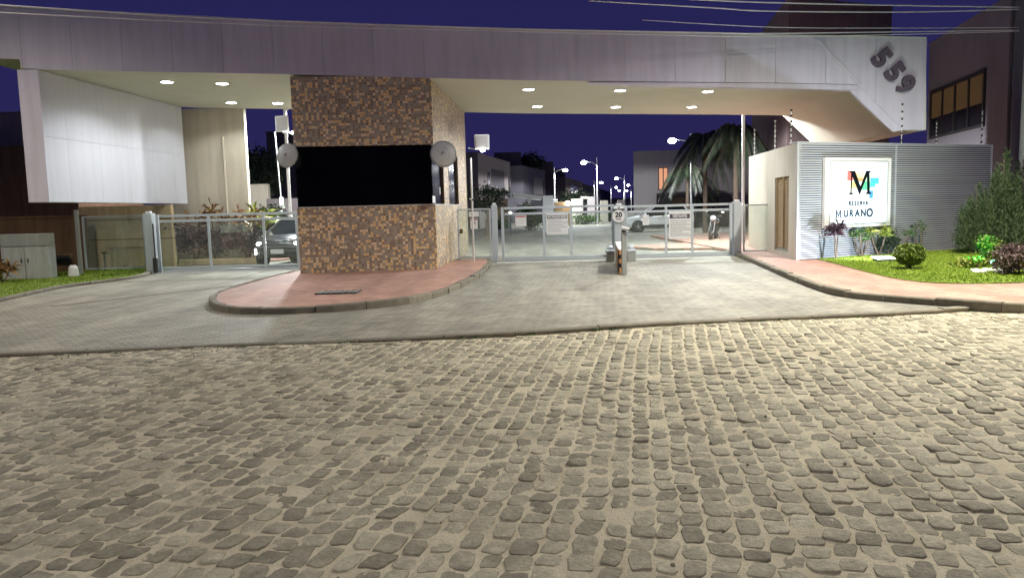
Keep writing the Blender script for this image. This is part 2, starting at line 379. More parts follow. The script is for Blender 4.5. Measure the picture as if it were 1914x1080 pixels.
def thing(name, label, cat, loc=(0, 0, 0), group=None):
    o = bpy.data.objects.new(name, None); COL.objects.link(o); o.location = loc; o.empty_display_size = .1
    o['label'] = label; o['category'] = cat
    if group: o['group'] = group
    return o
def tag(o, label, cat, group=None):
    o['label'] = label; o['category'] = cat
    if group: o['group'] = group
    return o
def struct(name, mb, mat, parent=None):
    return mb.build(name, mat, parent, kind='structure')
def copy_tree(o, parent=None):
    c = o.copy(); COL.objects.link(c); c.parent = parent
    for ch in list(o.children): copy_tree(ch, c)
    return c
def text(name, body, mat, size, loc, rot, parent=None, ext=.002, offset=0.0, align='CENTER', shear=0, spacing=1.0, sx=1.0):
    cu = bpy.data.curves.new(name, 'FONT'); cu.body = body; cu.size = size; cu.extrude = ext; cu.offset = offset
    cu.align_x = align; cu.align_y = 'CENTER'; cu.space_character = spacing; cu.materials.append(mat); cu.resolution_u = 3
    o = bpy.data.objects.new(name, cu); COL.objects.link(o)
    off = Vector((0, 0, 0)); p = parent
    while p is not None: off += p.location; p = p.parent
    o.location = Vector(loc) - off; o.rotation_euler = rot; o.scale = (sx, 1, 1)
    if parent is not None: o.parent = parent
    return o
def light(name, parent, loc, power, kind='POINT', size=.1, spot=None, blend=.3, col=LED, rot=(0, 0, 0)):
    ld = bpy.data.lights.new(name, kind); ld.energy = power; ld.color = col
    ld.shadow_soft_size = size
    if kind == 'SPOT': ld.spot_size = spot; ld.spot_blend = blend
    o = bpy.data.objects.new(name, ld); COL.objects.link(o); o.parent = parent; o.location = loc; o.rotation_euler = rot
    return o

ZD = .03     # paved drive above the cobbled street
ZP = .15     # raised footways
# ================================================================== GROUND
KERB = [(-60, 12.2)] + [tuple(G(a, b)[:2]) for a, b in ((0, 668), (200, 661), (400, 652), (640, 642), (957, 627), (1280, 607), (1670, 589), (1880, 577))] + [(60, 17.2)]
def kerb_y(x):
    for (x0, y0), (x1, y1) in zip(KERB, KERB[1:]):
        if x0 <= x <= x1: return y0 + (y1 - y0) * (x - x0) / (x1 - x0)
    return 99
struct('ground', MB().add([(-400, -60, -.25), (400, -60, -.25), (400, 500, -.25), (-400, 500, -.25)], [(0, 1, 2, 3)]), M['sand'])

# cobbled street: sand bed with stones set in it
gx = np.linspace(-12, 13, 480); gy = np.linspace(1.0, 13.0, 300)
X, Y = np.meshgrid(gx, gy)
def wob(x, y): return .012 * math.sin(x * .9 + y * .5) + .010 * math.sin(y * 1.7 - x * .6 + 1)
Z = np.vectorize(lambda x, y: .008 * noise.noise((x * 6, y * 6, 0)) + .004 * noise.noise((x * 21, y * 21, 3)) - .001 + wob(x, y))(X, Y)
V = np.stack([X, Y, Z], 2).reshape(-1, 3); nx_, ny_ = len(gx), len(gy)
F = [(j * nx_ + i, j * nx_ + i + 1, (j + 1) * nx_ + i + 1, (j + 1) * nx_ + i) for j in range(ny_ - 1) for i in range(nx_ - 1) if Y[j, i] < kerb_y(X[j, i]) + .15]
me = bpy.data.meshes.new('street'); me.from_pydata(V.tolist(), [], F); me.materials.append(M['sand']); me.polygons.foreach_set('use_smooth', [True] * len(me.polygons))
street = bpy.data.objects.new('street', me); COL.objects.link(street); street['kind'] = 'structure'
outer = MB()
outer.add([(-60, -30, -.03), (60, -30, -.03), (60, 1.05, -.03), (-60, 1.05, -.03)], [(0, 1, 2, 3)])
outer.add([(-60, 1.0, -.03), (-11.9, 1.0, -.03), (-11.9, 11.5, -.03), (-60, 12.3, -.03)], [(0, 1, 2, 3)])
outer.add([(12.9, 1.0, -.03), (60, 1.0, -.03), (60, 17.3, -.03), (12.9, 12.4, -.03)], [(0, 1, 2, 3)])
struct('street_verge', outer, M['sand'])

def stone_shape(w, l, seed, npts=11):
    r = random.Random(seed); pw = r.uniform(5.0, 14.0); pts = []
    kx = r.uniform(-.18, .18); ky = r.uniform(-.20, .20)
    for k in range(npts):
        a = 2 * PI * (k + r.uniform(-.22, .22)) / npts
        c, s_ = math.cos(a), math.sin(a)
        q = (abs(c) ** pw + abs(s_) ** pw) ** (-1 / pw) * r.uniform(.91, 1.05)
        x, y = c * q * w / 2, s_ * q * l / 2
        pts.append((x + kx * y, y + ky * x))
    h = r.uniform(.002, .009) + (.008 if r.random() < .08 else 0); vs = []
    for x, y in pts: vs.append((x * 1.06, y * 1.06, -.03))
    tx, ty = r.uniform(-.055, .055), r.uniform(-.025, .06)
    for x, y in pts: vs.append((x, y, h * .72 + tx * x + ty * y + r.uniform(-.0015, .0015)))
    for x, y in pts: vs.append((x * .93, y * .95, h + tx * x + ty * y + r.uniform(-.003, .003)))
    for k in range(npts):
        x, y = pts[k]; vs.append((x * .42, y * .42, h + .001 + tx * x * .4 + ty * y * .4 + r.uniform(-.0035, .0035)))
    vs.append((0, 0, h + .002)); n = npts; fs = []
    for ring in range(3):
        for k in range(n): fs.append((ring * n + k, ring * n + (k + 1) % n, (ring + 1) * n + (k + 1) % n, (ring + 1) * n + k))
    for k in range(n): fs.append((3 * n + k, 3 * n + (k + 1) % n, 4 * n))
    return vs, fs
CA = R(11); U = Vector((math.sin(CA), math.cos(CA))); W_ = Vector((math.cos(CA), -math.sin(CA)))
stones = []
c = -14.0
while c < 13:
    w = random.uniform(.122, .152); t = -4.0 + random.uniform(0, .2)
    while t < 14:
        l = random.choice((random.uniform(.12, .17), random.uniform(.15, .22)))
        mid = t + l / 2
        cc = c + w / 2 + .06 * math.sin(mid * .55 + c * .22) + .02 * noise.noise((c * 2, mid * 1.3, 5))
        x = W_.x * cc + U.x * mid; y = W_.y * cc + U.y * mid
        if 2.2 < y < kerb_y(x) - .04 and abs(x) < .70 * y + 1.6 and random.random() > .009:
            stones.append((x, y, w - random.uniform(.010, .034), l - random.uniform(.0, .018), -CA + random.uniform(-.13, .13)))
        t += l + random.choice((random.uniform(.0, .012), random.uniform(.008, .03)))
    c += w
def inview(x, y):
    a, b = proj((x, y, 0)); return -20 < a < 1934 and b < 1110
order = sorted([s for s in stones if inview(s[0], s[1])], key=lambda s: s[0] ** 2 + s[1] ** 2)
near = set(id(s) for s in order[:300])
variants = []
for k in range(40):
    vs, fs = stone_shape(.112, .165, 500 + k, 14)
    mb = MB(); mb.add(vs, fs); mm = bpy.data.meshes.new('cobblestone'); mm.from_pydata(mb.v, [], mb.f); mm.materials.append(M['stone'])
    mm.polygons.foreach_set('use_smooth', [i >= 14 for i in range(len(mm.polygons))]); variants.append(mm)
rest = MB()
for i, s in enumerate(stones):
    x, y, w, l, a = s; z = wob(x, y) + .005 * noise.noise((x * 6, y * 6, 0)) + random.uniform(-.004, .003)
    if id(s) in near:
        o = bpy.data.objects.new('cobblestone', variants[i % 40]); COL.objects.link(o); o.parent = street
        o.location = (x, y, z); o.rotation_euler = (0, 0, a + (PI if random.random() < .5 else 0)); o.scale = (w / .112, l / .165, 1)
    else:
        vs, fs = stone_shape(w, l, i, 10 if y < 8 else 8); ca, sa = math.cos(a), math.sin(a)
        rest.add([(x + vx * ca - vy * sa, y + vx * sa + vy * ca, z + vz) for vx, vy, vz in vs], fs)
ro = rest.build('cobblestones', M['stone2'], street, kind='stuff'); ro.data.polygons.foreach_set('use_smooth', [True] * len(ro.data.polygons))

# paved forecourt and the inner road, one sheet with a kerb stone edge along the street
pv = [(x, y + .08, ZD) for x, y in KERB] + [(120, 330, ZD), (-120, 330, ZD)]
drive = struct('driveway', MB().add(pv, [tuple(range(len(pv)))]), M['paver'])
def kerbstones(path, z0, z1, parent, width=.13, L=.95, name='kerb_stone', side=1):
    """separate kerb stones laid end to end along path (2-D points)"""
    pts = [Vector((p[0], p[1])) for p in path]; seg = []; 
    d = [0]
    for a, b in zip(pts, pts[1:]): d.append(d[-1] + (b - a).length)
    def at(t):
        for i in range(len(pts) - 1):
            if t <= d[i + 1] or i == len(pts) - 2:
                f = (t - d[i]) / max(1e-6, d[i + 1] - d[i]); return pts[i].lerp(pts[i + 1], f), (pts[i + 1] - pts[i]).normalized()
    t = 0; out = []
    while t < d[-1] - .05:
        e = min(t + L * random.uniform(.8, 1.1), d[-1]); n = 3; A = []; B = []
        for k in range(n + 1):
            tt = t + .006 + (e - t - .012) * k / n; p, dr = at(tt); nn = Vector((-dr.y, dr.x)) * side
            j = random.uniform(-.012, .012); A.append(p + nn * j); B.append(p + nn * (width + j))
        dz = random.uniform(-.016, .008); vs = []; fs = []; b = .018
        for k in range(n + 1):
            nn = (B[k] - A[k]).normalized(); zz = z1 + dz + random.uniform(-.003, .003)
            vs += [(A[k].x, A[k].y, z0), (A[k].x, A[k].y, zz - b), (A[k].x + nn.x * b, A[k].y + nn.y * b, zz), (B[k].x, B[k].y, zz), (B[k].x, B[k].y, z0)]
        for k in range(n):
            for q in range(4): fs.append((k * 5 + q, k * 5 + q + 1, (k + 1) * 5 + q + 1, (k + 1) * 5 + q))
        fs += [(0, 1, 2, 3, 4), tuple(n * 5 + q for q in (4, 3, 2, 1, 0))]
        MB().add(vs, fs).build(name, M['kerb'], parent); t = e
kerbstones([p for p in KERB if abs(p[0]) < 40][:-1] and [(-11, kerb_y(-11)), (-8.5, kerb_y(-8.5))] + KERB[1:-1], -.06, ZD + .018, drive, width=.14, L=1.1)

def raised(name, outline, z, mat):
    """raised paved area: outline in order, 2-D"""
    mb = MB(); n = len(outline)
    mb.add([(x, y, z) for x, y in outline] + [(x, y, -.02) for x, y in outline], [tuple(range(n))] + [(i, (i + 1) % n, n + (i + 1) % n, n + i) for i in range(n)])
    return struct(name, mb, mat)
def smooth_path(p, it=2):
    for _ in range(it):
        q = [p[0]]
        for a, b in zip(p, p[1:]): q += [(a[0] * .75 + b[0] * .25, a[1] * .75 + b[1] * .25), (a[0] * .25 + b[0] * .75, a[1] * .25 + b[1] * .75)]
        q.append(p[-1]); p = q
    return p
g2 = lambda a, b, z=ZP: tuple(G(a, b, z)[:2])
isl = smooth_path([(-5.7, 23.0)] + [g2(a, b) for a, b in ((520, 511), (455, 528), (398, 545), (386, 561), (410, 572), (470, 575), (560, 573), (640, 569), (740, 560), (815, 546), (862, 529), (898, 510), (918, 492))] + [(-.62, 23.95)], 2)
def inset(path, w):
    out = []
    for i, p in enumerate(path):
        a = Vector(path[max(i - 1, 0)]); b = Vector(path[min(i + 1, len(path) - 1)]); d = (b - a).normalized(); n = Vector((-d.y, d.x))
        q = Vector(p) + n * w; out.append((q.x, q.y))
    return out
island = raised('traffic_island_paving', inset(isl, .125), ZP - .012, M['red'])
kerbstones(isl, 0, ZP, island, width=.13)
# right footway
rk = smooth_path([(7.05, 25.5), (6.95, 24.0)] + [g2(a, b) for a, b in ((1432, 494), (1480, 514), (1530, 532), (1575, 543), (1650, 550), (1750, 557), (1840, 563), (1935, 569))] + [(12.5, 12.5), (40, 15)], 2)
rki = inset(rk, .125)
foot = raised('footway', rki + [(40, 40), (7.2, 40)], ZP - .012, M['red'])
kerbstones([p for p in rk if p[0] < 14], 0, ZP, foot, width=.13)
# left verge
lk = smooth_path([(-30, 12.6), (-17, 14.9)] + [g2(a, b, .1) for a, b in ((-40, 570), (0, 558), (60, 545), (125, 532), (200, 523), (275, 513))] + [(-10.65, 22.9)], 2)
verge = raised('grass_verge', inset(lk, .125) + [(-10.9, 25), (-30, 25)], .09, M['grassbase'])
kerbstones([p for p in lk if p[0] > -16], 0, .11, verge, width=.13)
# inner footways beyond the gates
inner = raised('inner_footway', [(5.2, 27.9), (8.0, 27.2), (40, 27.2), (40, 42), (9.6, 42), (9.2, 33), (4.2, 30.2)], .10, M['red'])
kerbstones([(4.2, 30.2), (5.2, 27.9), (8.0, 27.2)], 0, .115, inner, width=.13)
inner2 = raised('inner_left_footway', [(-30, 27.5), (-10.5, 26.2), (-8.2, 27.4), (-7.4, 30), (-30, 34)], .08, M['red'])
# concrete strip in the drive along the gates
struct('gate_track_slab', MB().box((3.2, 23.55, ZD + .004), (7.3, .5, .004)).box((-8.4, 22.9, ZD + .004), (4.3, .35, .004)), M['concrete'])
# narrow slot drain across the left drive
qa, qb = G(95, 573, ZD), G(500, 527, ZD)
dr_ = MB()
for k in range(12):
    p0_, p1_ = qa.lerp(qb, k / 12 + .002), qa.lerp(qb, (k + 1) / 12 - .002); dr_.span(p0_ + Vector((0, 0, .004)), p1_ + Vector((0, 0, .004)), .07, .006)
dr_.build('slot_drain', M['kerb'], None, kind='structure')
# cover plate in the island
cv = G(633, 546, ZP)
mp_ = thing('manhole_cover', 'dark steel access cover set flush in the red island paving', 'manhole cover', cv)
MB().box((cv.x, cv.y, ZP), (.80, .55, .02), bev=.006).build('frame', M['dark'], mp_)
pm = MB()
for k in range(7): pm.box((cv.x - .33 + k * .11, cv.y, ZP + .012), (.07, .46, .008))
pm.build('ribs', M['steel'], mp_)

# ================================================================== CANOPY
FA = Vector((AT(60, 200, 19.3).x, 19.3, 0)); FB = Vector((AT(1732, 200, 21.9).x, 21.9, 0))
FD = (FB - FA).normalized(); DD = Vector((.066, .998, 0)).normalized(); FANG = math.atan2(FD.y, FD.x)
def FP(px, py): return PL(px, py, FA, FB)
DEPTH = 7.2
canopy = thing('entrance_canopy', 'long pale canopy slab spanning the whole gatehouse entrance with folded right end', 'canopy', (0, 21, 0))
topP = [FP(a, b) for a, b in ((-60, 8), (100, 20), (540, 43), (957, 57), (1434, 68), (1732, 73))]
botP = [FP(a, b) for a, b in ((-60, 108), (36, 111), (37, 128), (130, 132), (540, 139), (957, 150), (1434, 155), (1602, 158), (1688, 243), (1732, 243))]
def lerp_poly(P, x):
    for a, b in zip(P, P[1:]):
        if a.x <= x <= b.x:
            return a.z + (b.z - a.z) * (x - a.x) / max(1e-6, b.x - a.x)
    return P[-1].z if x > P[-1].x else P[0].z
core = [p + FD * 0 for p in topP] + list(reversed(botP))
core = [Vector((p.x, p.y, p.z)) + DD * .03 for p in core]
inset_core = []
cc_ = sum((p.z for p in core)) / len(core)
MB().prism(core, DD * (DEPTH - .03)).build('slab', M['soffit'], canopy)
# fascia panels, each one a piece with open joints
xs = [topP[0].x]
for px in list(range(40, 1732, 94)) + [1732]:
    xs.append(FP(px, 100).x)
def fy(x): return FA.y + (x - FA.x) * FD.y / FD.x
botx = [p.x for p in botP]; topx = [p.x for p in topP]
fold0 = FP(1520, 72); fold1 = botP[7]
for x0, x1 in zip(xs, xs[1:]):
    a, b = x0 + .004, x1 - .004
    mids_t = [x for x in topx if a < x < b]; mids_b = [x for x in botx if a < x < b]
    pt = [(a, lerp_poly(topP, a))] + [(x, lerp_poly(topP, x)) for x in mids_t] + [(b, lerp_poly(topP, b))]
    pb = [(a, lerp_poly(botP, a + 1e-4))] + [(x, lerp_poly(botP, x)) for x in mids_b] + [(b, lerp_poly(botP, b))]
    poly = [Vector((x, fy(x), z)) for x, z in pt + pb[::-1]]
    MB().prism(poly, DD * .026).build('fascia_panel', M['fascia'], canopy)
# raised fold line from the top edge down to the diagonal leg, and the pale drip strip below the fascia
nrm = Vector((FD.y, -FD.x, 0))
fe = FP(1690, 240)
MB().prism([fold0 + nrm * .0, fold0 + Vector((.10, .0, 0)) + nrm * .0, botP[7] + Vector((.10, 0, 0)), botP[7]], nrm * .02).build('fold_trim', M['fascia'], canopy)
strip = MB()
s0, s1 = FP(1434, 156), FP(1600, 159)
pp = [FP(1100, 153.5), FP(1434, 156), FP(1602, 159)]
MB().prism([pp[0], pp[1], pp[2], pp[2] - Vector((0, 0, .13)), pp[1] - Vector((0, 0, .13)), pp[0] - Vector((0, 0, .02))], DD * .35).build('drip_strip', M['fascia'], canopy)
lp_ = [botP[7], botP[8], botP[8] + Vector((-.28, 0, -.05)), botP[7] + Vector((-.22, 0, -.12))]
MB().prism([p + DD * .02 for p in lp_], DD * .12).build('leg_edge_trim', M['fascia'], canopy)
MB().prism([topP[i] + Vector((0, 0, -.005)) - nrm * 0 for i in range(6)] + [topP[i] + Vector((0, 0, .05)) for i in range(5, -1, -1)], DD * .15).build('top_flashing', M['trim'], canopy)

# hanging side wall at the left
wallh = thing('hanging_side_wall', 'bright white panelled wall hanging under the left end of the canopy, clear of the ground', 'wall', (-11.6, 20, 0))
f0, f1 = FP(38, 200), FP(77, 200)
SA = Vector((f1.x, f1.y, 0)); SB = SA + DD * 7.15
zb = 2.12
zt_ = lerp_poly(botP, SA.x + .05)
core2 = [Vector((f0.x, f0.y, 0)) + DD * .02, Vector((f1.x - .03, f1.y, 0)) + DD * .02, SB - Vector((.03, 0, 0)), SB - Vector((.45, 0, 0))]
MB().prism([Vector((p.x, p.y, zb)) for p in core2], (0, 0, zt_ - zb - .005)).build('core', M['white_wall'], wallh)
MB().prism([Vector((f0.x, f0.y - .002, zb)), Vector((f1.x, f1.y - .002, zb)), Vector((f1.x, f1.y - .002, zt_ - .01)), Vector((f0.x, f0.y - .002, zt_ - .01))], DD * .018).build('end_panel', M['fascia'], wallh)
ys = [0, .9, 2.3, 3.7, 5.1, 6.4, 7.15]
for a, b in zip(ys, ys[1:]):
    for z0, z1 in ((zb, 3.72), (3.726, zt_ - .01)):
        p0 = SA + DD * (a + .004); p1 = SA + DD * (b - .0)
        MB().prism([Vector((p0.x, p0.y, z0)), Vector((p1.x, p1.y, z0)), Vector((p1.x, p1.y, z1)), Vector((p0.x, p0.y, z1))], (-.025, 0, 0)).build('wall_panel', M['white_wall'], wallh)

# recessed downlights
DL = [(312, 152), (415, 155), (432, 191), (519, 192), (988, 166), (1004, 198), (1159, 168), (1151, 199), (1323, 170), (1293, 199)]
names = ['round recessed downlight nearest the hanging white wall in the canopy soffit', 'front downlight over the left gate, second from the hanging wall', 'rear downlight over the left gate, farther from the tiled tower',
 'rear downlight over the left gate, right beside the tiled tower', 'front soffit downlight just right of the tiled tower', 'rear soffit downlight just right of the tiled tower', 'front soffit downlight in the middle of the main gate opening',
 'rear soffit downlight in the middle of the main gate opening', 'front soffit downlight nearest the folded right end', 'rear soffit downlight nearest the folded right end']
def soffit_z(x, y):
    d = Vector((x, y, 0)); t = (d - FA).dot(Vector((-FD.y, FD.x, 0))) / DD.dot(Vector((-FD.y, FD.x, 0)))
    return lerp_poly(botP, x - DD.x * t)
for (px, py), nm in zip(DL, names):
    z = 5.1; p = G(px, py, z)
    for _ in range(4): z = soffit_z(p.x, p.y); p = G(px, py, z)
    t = thing('downlight', nm, 'ceiling light', (p.x, p.y, z), 'downlights recessed in the canopy soffit')
    MB().lathe((p.x, p.y, z - .03), [(.155, 0), (.175, .004), (.178, .03)], 20).build('trim_ring', M['white'], t, smooth=False)
    MB().lathe((p.x, p.y, z - .036), [(.02, 0), (.15, .002), (.15, .01)], 20).build('lens', M['lampglow'], t)
    light('downlight_lamp', t, (0, 0, -.05), P_DOWN, 'SPOT', .13, R(154), .25)

# ================================================================== TILED GATEHOUSE TOWER
def flr(v, y): return v
TL = Vector((PL(562, 520, FA, FB).x, 0, 0)); TL.y = fy(TL.x)
TRx = G(815, 514, ZP).x * 1.0; TRp = PL(816, 514, FA, FB); TR = Vector((TRp.x, fy(TRp.x), 0))
nf = Vector((-FD.y, FD.x, 0))
TL = TL + nf * .02; TR = TR + nf * .02
LD = Vector((-.02, 1, 0)).normalized()
tz = soffit_z(TL.x + 1, TL.y + .5) + .02
SD = (Vector((-1.50, 27.5, 0)) - TR); SD.z = 0; SLEN = SD.length; SD.normalize()
tower = thing('gatehouse_tower', 'gatehouse tower clad in brown and orange mosaic tiles with wide black window', 'gatehouse', (TL.x + 1.8, TL.y + 3, ZP))
tmF = tilemat('mosaic_front', FD); tmS = tilemat('mosaic_side', SD)
zs, zw = PL(690, 386.0, TL, TR).z, PL(690, 272, TL, TR).z
BL = TL + LD * SLEN; BR = TR + SD * SLEN
def wallseg(name, a, b, z0, z1, th, mat, parent, inward):
    return MB().prism([Vector((a.x, a.y, z0)), Vector((b.x, b.y, z0)), Vector((b.x, b.y, z1)), Vector((a.x, a.y, z1))], inward * th).build(name, mat, parent)
inS = Vector((-SD.y, SD.x, 0))     # points to -x (inward)
zft = lerp_poly(botP, (TL.x + TR.x) / 2) - .004
wallseg('front_wall', TL, TR, 0.13, zs, .2, tmF, tower, nf)
wallseg('upper_front_wall', TL, TR, zw, zft, .2, tmF, tower, nf)
s_in = TR + SD * .2 ; inn = nf * .201
side0 = TR + SD * .201
zsb = lerp_poly(botP, TR.x) - .006
wallseg('side_wall', side0, BR, 0.13, zs, .2, tmS, tower, inS)
wallseg('upper_side_wall', side0, BR, zw, zsb, .2, tmS, tower, inS)
def sidepos(px): 
    p = PL(px, 330, TR, BR); return (p - TR).dot(SD)
sa, sb, sc_, sd_ = sidepos(829), sidepos(838), sidepos(856), SLEN
wallseg('pier', TR + SD * sa, TR + SD * sb, zs, zw, .2, tmS, tower, inS)
wallseg('corner_pier', TR + SD * sc_, BR, zs, zw, .2, tmS, tower, inS)
LW = TL + LD * .205
MB().prism([Vector((LW.x, LW.y, .13)), Vector((LW.x, LW.y, zft)), Vector((BL.x, BL.y, zft)), Vector((BL.x, BL.y, .13))], Vector((.2, .0, 0))).build('left_wall', M['cream'], tower)
MB().prism([Vector((BL.x + .2, BL.y, .13)), Vector((BR.x, BR.y, .13)), Vector((BR.x, BR.y, zsb)), Vector((BL.x + .2, BL.y, zsb))], Vector((0, -.2, 0))).build('back_wall', M['cream'], tower)
# window band
wf = thing_part = MB()
w0 = TL + FD * .02 + nf * .05; w1 = TR - FD * .02 + nf * .05
win = MB().prism([Vector((w0.x, w0.y, zs + .02)), Vector((w1.x, w1.y, zs + .02)), Vector((w1.x, w1.y, zw)), Vector((w0.x, w0.y, zw))], nf * .03).build('window', M['blackglass'], tower)
w2 = TR + SD * .05 + inS * .05
win2 = MB().prism([Vector((w2.x, w2.y, zs + .02)), Vector(((TR + SD * sa).x - .05, (TR + SD * sa).y, zs + .02)), Vector(((TR + SD * sa).x - .05, (TR + SD * sa).y, zw)), Vector((w2.x, w2.y, zw))], inS * .03).build('window', M['blackglass'], tower)
p1, p2 = TR + SD * sb + inS * .06, TR + SD * sc_ + inS * .06
win3 = MB().prism([Vector((p1.x, p1.y, zs + .02)), Vector((p2.x, p2.y, zs + .02)), Vector((p2.x, p2.y, zw)), Vector((p1.x, p1.y, zw))], inS * .03).build('window', M['blackglass'], tower)
for q, wi in ((sa, win2), (sb + .05, win3), (sc_, win3)):
    p = TR + SD * (q - .03) - inS * .004
    MB().prism([Vector((p.x, p.y, zs + .02)), Vector((p.x, p.y, zs + .02)) + SD * .05, Vector((p.x, p.y, zw)) + SD * .05, Vector((p.x, p.y, zw))], inS * .05).build('frame', M['brownframe'], wi)
MB().prism([Vector((TL.x - .02, TL.y - .025, zs)), Vector((TR.x + .02, TR.y - .025, zs)), Vector((TR.x + .02, TR.y - .025, zs + .025)), Vector((TL.x - .02, TL.y - .025, zs + .025))], nf * .07).build('sill', M['trim'], tower)
s4 = TR + SD * .06 - inS * .02
MB().prism([Vector((s4.x, s4.y, zs)), Vector((s4.x, s4.y, zs)) + SD * (sc_), Vector((s4.x, s4.y, zs + .025)) + SD * (sc_), Vector((s4.x, s4.y, zs + .025))], inS * .08).build('sill', M['trim'], tower)
# little intercom plate and sticker by the side glass
q = PL(820, 357, TR, BR) - inS * .03
ic = MB().box((q.x, q.y, q.z), (.02, .09, .2), rz=-.06, bev=.004).build('intercom', M['white'], None); tag(ic, 'narrow white intercom plate beside the black side window of the tower', 'intercom')
q = PL(809, 373, TR, BR) - inS * .03
nt_ = MB().box((q.x, q.y, q.z), (.006, .45, .18), rz=-.06).build('paper_notice', M['white'], None); tag(nt_, 'small blank white notice low on the corner of the black tower window', 'notice')

# convex mirrors, seen from behind
def mirror(px, py, Y, r, ax, label, ex):
    c0 = AT(px, py, Y); ax = Vector(ax).normalized()
    t = thing('convex_mirror', label, 'mirror', c0, 'round convex mirrors on the tower corners')
    prof = [(r * .02, -.075), (r * .25, -.072), (r * .3, -.064), (r * .55, -.05), (r * .6, -.044), (r * .85, -.02), (r * .97, -.004), (r, 0), (r * .98, .006), (r * .05, .03)]
    MB().lathe(c0, prof, 32, -ax).build('dish', M['mirror_back'], t, smooth=False)
    MB().lathe(c0 , [(r * .98, -.012), (r * 1.03, -.006), (r * 1.03, .006), (r * .98, .012)], 32, -ax).build('rim', M['steel'], t)
    e = Vector(ex); MB().tube([c0 + ax * .06, c0 + ax * .13, e], .014, 8).build('bracket', M['steel'], t)
    return t
eL = Vector((TL.x + .05, TL.y - .02, zw - .02)); eR = Vector((TR.x - .02, TR.y - .03, zw - .02))
mirror(537, 291, fy(TL.x) - .35, .30, (-.35, -1, .15), 'tilted round convex mirror at the left corner of the tiled tower', eL)
mirror(829, 288, fy(TR.x) - .35, .33, (.15, -1, .1), 'round convex mirror with arm at the right corner of the tiled tower', eR)

# flat antennas on brackets with a small lamp
def antenna(px0, py0, px1, py1, Y, rz, label, arm, lampside):
    a = AT(px0, py0, Y); b = AT(px1, py1, Y); c0 = (a + b) / 2; w = b.x - a.x; h = a.z - b.z
    t = thing('panel_antenna', label, 'antenna', c0, 'square reader antennas by the gates')
    MB().box(c0, (w, .05, h), rz=rz, bev=.02).build('housing', M['white'], t)
    MB().box(c0 + Vector((0, -.03, 0)), (w * .78, .012, h * .78), rz=rz, bev=.006).build('cover', M['polewhite'], t)
    MB().tube([Vector((c0.x, c0.y + .06, c0.z - h / 2 - .02)), Vector(arm)], .02, 8).build('arm', M['steel'], t)
    MB().tube([Vector((c0.x, c0.y + .05, c0.z + h * .2)), Vector((c0.x, c0.y + .05, c0.z - h / 2 - .03))], .018, 8).build('stem', M['steel'], t)
    q = Vector((c0.x + lampside, c0.y - .02, c0.z - h / 2 - .05))
    MB().lathe(q, [(.02, .05), (.06, .03), (.07, 0), (.02, -.02)][::-1], 14).build('lamp', M['lampglow'], t)
    light('antenna_lamp', t, Vector((lampside, -.02, -h / 2 - .12)), 18, 'POINT', .05)
a = AT(880, 279, 22.5)
antenna(886, 252, 915, 279, 22.5, .15, 'white square reader antenna on an arm right of the tiled tower', PL(876, 277, TR, BR), .02)
antenna(513, 217, 541, 246, 21.3, -.2, 'white square reader antenna partly hidden left of the tiled tower', (TL.x + .05, 21.3, AT(540, 247, 21.3).z), .28)
# thin lit pole with a small camera right of the tower
q = AT(881, 330, 22.9)
t = thing('camera_pole', 'slender white pole with a small dome camera at the tower side', 'pole', (q.x, q.y, 0))
MB().tube([(q.x, q.y, .12), (q.x, q.y, AT(878, 296, 22.9).z)], .03, 10).build('post', M['polewhite'], t)
q2 = AT(885, 373, 22.8); MB().box((q2.x - .05, q2.y, q2.z + .02), (.14, .05, .04)).build('arm', M['white'], t); MB().ball(q2, .045, 6).build('dome', M['black'], t)

# ================================================================== GATES
GY = 24.0
def GX(px, py=440, Y=GY): return AT(px, py, Y).x
def bar(mb, a, b, w=.06, h=.06): return mb.span(a, b, w, h)
ZG = ZD + .02
def gatez(py, px, Y=GY): return AT(px, py, Y).z
def post(px, Ybase, top_py, w, label, cap=True, name='gate_post', group='grey steel gate posts'):
    x = GX(px, 440, Ybase); z1 = gatez(top_py, px, Ybase)
    t = thing(name, label, 'post', (x, Ybase, ZD), group)
    MB().box((x, Ybase, (ZD + z1) / 2), (w, w, z1 - ZD), bev=.008).build('shaft', M['gate'], t)
    if cap: MB().box((x, Ybase, z1 + .03), (w * .55, w * .55, .06), bev=.01).build('cap', M['white'], t)
    return t, x, z1
post(281, 22.95, 399, .26, 'wide grey post left of the left vehicle gate', True)
post(925, GY + .02, 383, .18, 'grey post between the pedestrian gate and the main gate', True)
post(1157, GY - .1, 384, .30, 'wide grey centre post carrying the speed sign', True)
post(1377, GY + .02, 377, .24, 'grey post between the main gate and the fixed glass pane', True)

